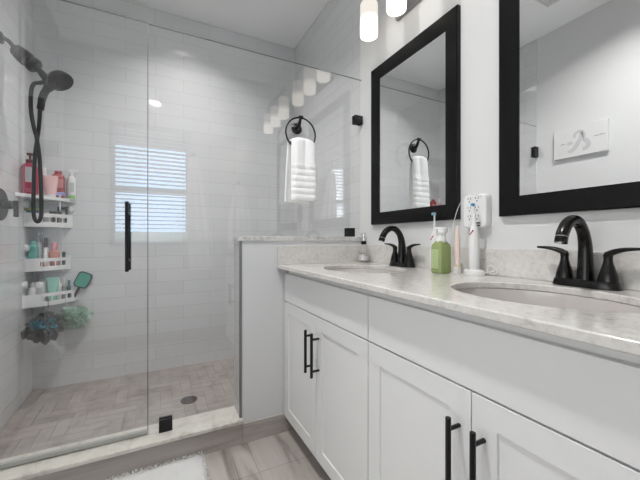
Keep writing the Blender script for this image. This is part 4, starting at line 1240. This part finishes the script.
# green hand mirror leaning out of the lowest caddy
t = thing('hand_mirror', 'green hand mirror with a black rim leaning at the right of the lowest corner caddy', 'hand mirror', (-0.520, 2.780, ZS), 'toiletries in the shower corner')
def rrect(c, u, v, a_, b_, n=32, e=0.45):
    out = []
    for k in range(n):
        q = 2 * PI * k / n; cs, sn = math.cos(q), math.sin(q)
        out.append(c + u * a_ * math.copysign(abs(cs) ** e, cs) + v * b_ * math.copysign(abs(sn) ** e, sn))
    return out
mc = Vector((-0.462, 2.760, 0.745)); ang = math.radians(-24)
up = Vector((-math.sin(ang), 0.0, math.cos(ang))); rt = Vector((math.cos(ang), 0, math.sin(ang))); nn = Vector((0, -1, 0))
bm = bmesh.new()
loft(bm, [rrect(mc - nn * 0.005, rt, up, 0.044, 0.056), rrect(mc + nn * 0.005, rt, up, 0.044, 0.056)])
rm = obj('rim', bm, M['dplast'], t, 0.002)
bm = bmesh.new()
loft(bm, [rrect(mc + nn * 0.0052, rt, up, 0.036, 0.048), rrect(mc + nn * 0.0065, rt, up, 0.036, 0.048)])
obj('mirror_back', bm, col_mat('jade_green', (0.06, 0.34, 0.25), 0.3), rm)
bm = bmesh.new(); tube(bm, [mc - up * 0.054, Vector((-0.520, 2.779, ZS + 0.012))], [0.008, 0.0085], 12)
obj('handle', bm, M['dplast'], t)

# ================================================================== POUFS
def pouf(c, rx, rz, seed, n=60, petal=0.05):
    rnd = random.Random(seed); bm = bmesh.new()
    for _ in range(n):
        d = Vector((rnd.gauss(0, 1), rnd.gauss(0, 1), rnd.gauss(0, 1))).normalized()
        p = Vector(c) + Vector((d.x * (rx - petal * 0.7), d.y * (rx - petal * 0.7) * 0.75, d.z * (rz - petal * 0.7))) * rnd.uniform(0.55, 1.0)
        u, v = frame_of((d + Vector((rnd.gauss(0, .5), rnd.gauss(0, .5), rnd.gauss(0, .5)))).normalized())
        w_ = u.cross(v)
        m_ = 22; ph = rnd.uniform(0, 6); fr = rnd.choice((3, 4, 5)); pr = petal * rnd.uniform(0.75, 1.1)
        cen = bm.verts.new(p)
        r1 = [bm.verts.new(p + (u * math.cos(2 * PI * k / m_) + v * math.sin(2 * PI * k / m_)) * pr * 0.55 + w_ * pr * (0.14 + 0.16 * math.sin(fr * 2 * PI * k / m_ + ph))) for k in range(m_)]
        r2 = [bm.verts.new(p + (u * math.cos(2 * PI * k / m_) + v * math.sin(2 * PI * k / m_)) * pr + w_ * pr * (0.22 + 0.42 * math.sin(fr * 2 * PI * k / m_ + ph))) for k in range(m_)]
        for k in range(m_):
            q = (k + 1) % m_
            bm.faces.new((cen, r1[k], r1[q])); bm.faces.new((r1[k], r2[k], r2[q], r1[q]))
    return bm
def net_mat(name, col, alpha):
    m, nt, b = new_mat(name)
    b.inputs['Base Color'].default_value = (*col, 1); b.inputs['Roughness'].default_value = 0.7
    t_ = nt.nodes.new('ShaderNodeTexCoord'); v_ = nt.nodes.new('ShaderNodeTexVoronoi'); v_.inputs['Scale'].default_value = 320
    v_.feature = 'DISTANCE_TO_EDGE'
    nt.links.new(t_.outputs['Object'], v_.inputs['Vector'])
    r_ = nt.nodes.new('ShaderNodeValToRGB'); r_.color_ramp.elements[0].position = 0.08; r_.color_ramp.elements[1].position = 0.16
    r_.color_ramp.elements[0].color = (1, 1, 1, 1); r_.color_ramp.elements[1].color = (alpha, alpha, alpha, 1)
    nt.links.new(v_.outputs['Distance'], r_.inputs[0]); nt.links.new(r_.outputs[0], b.inputs['Alpha'])
    return m
dn, gn, tn = net_mat('net_charcoal', (0.016, 0.019, 0.020), 0.62), net_mat('net_pale_green', (0.42, 0.58, 0.48), 0.35), net_mat('net_teal', (0.02, 0.22, 0.30), 0.5)
hang4 = lambda x: min(cc4, key=lambda p: abs(p.x - x))
pd = Vector((-0.628, 2.565, 0.478))
t = thing('charcoal_bath_pouf', 'charcoal mesh bath pouf with teal folds hanging below the lowest caddy', 'bath pouf', (pd.x, pd.y, pd.z + 0.06), 'mesh bath poufs')
obj('mesh_net', pouf(pd, 0.108, 0.092, 4, 70, 0.042), dn, t, angle=180)
obj('teal_net', pouf(pd + Vector((0.012, -0.055, 0.030)), 0.070, 0.030, 6, 12, 0.034), tn, t, angle=180)
hp = hang4(-0.640)
bm = bmesh.new()
for dx in (-0.010, 0.010):
    tube(bm, smooth_path([(pd.x + dx * 0.4, pd.y, pd.z + 0.06), (hp.x + dx, hp.y - 0.006, S4Z - 0.02), (hp.x + dx, hp.y - 0.004, S4Z + 0.040), (hp.x + dx * 0.9, hp.y + 0.004, S4Z + 0.046)], 5), 0.002, 8)
obj('loop', bm, M['dplast'], t)
pg = Vector((-0.498, 2.700, 0.497))
t = thing('green_bath_pouf', 'pale green mesh bath pouf hanging below the lowest caddy', 'bath pouf', (pg.x, pg.y, pg.z + 0.05), 'mesh bath poufs')
obj('mesh_net', pouf(pg, 0.090, 0.082, 11, 46), gn, t, angle=180)
hp = hang4(-0.545)
bm = bmesh.new()
tube(bm, smooth_path([(pg.x - 0.01, pg.y, pg.z + 0.05), (hp.x + 0.006, hp.y - 0.006, S4Z - 0.01), (hp.x + 0.004, hp.y - 0.004, S4Z + 0.040), (hp.x, hp.y + 0.004, S4Z + 0.046)], 5), 0.002, 8)
obj('loop', bm, M['wplast'], t)
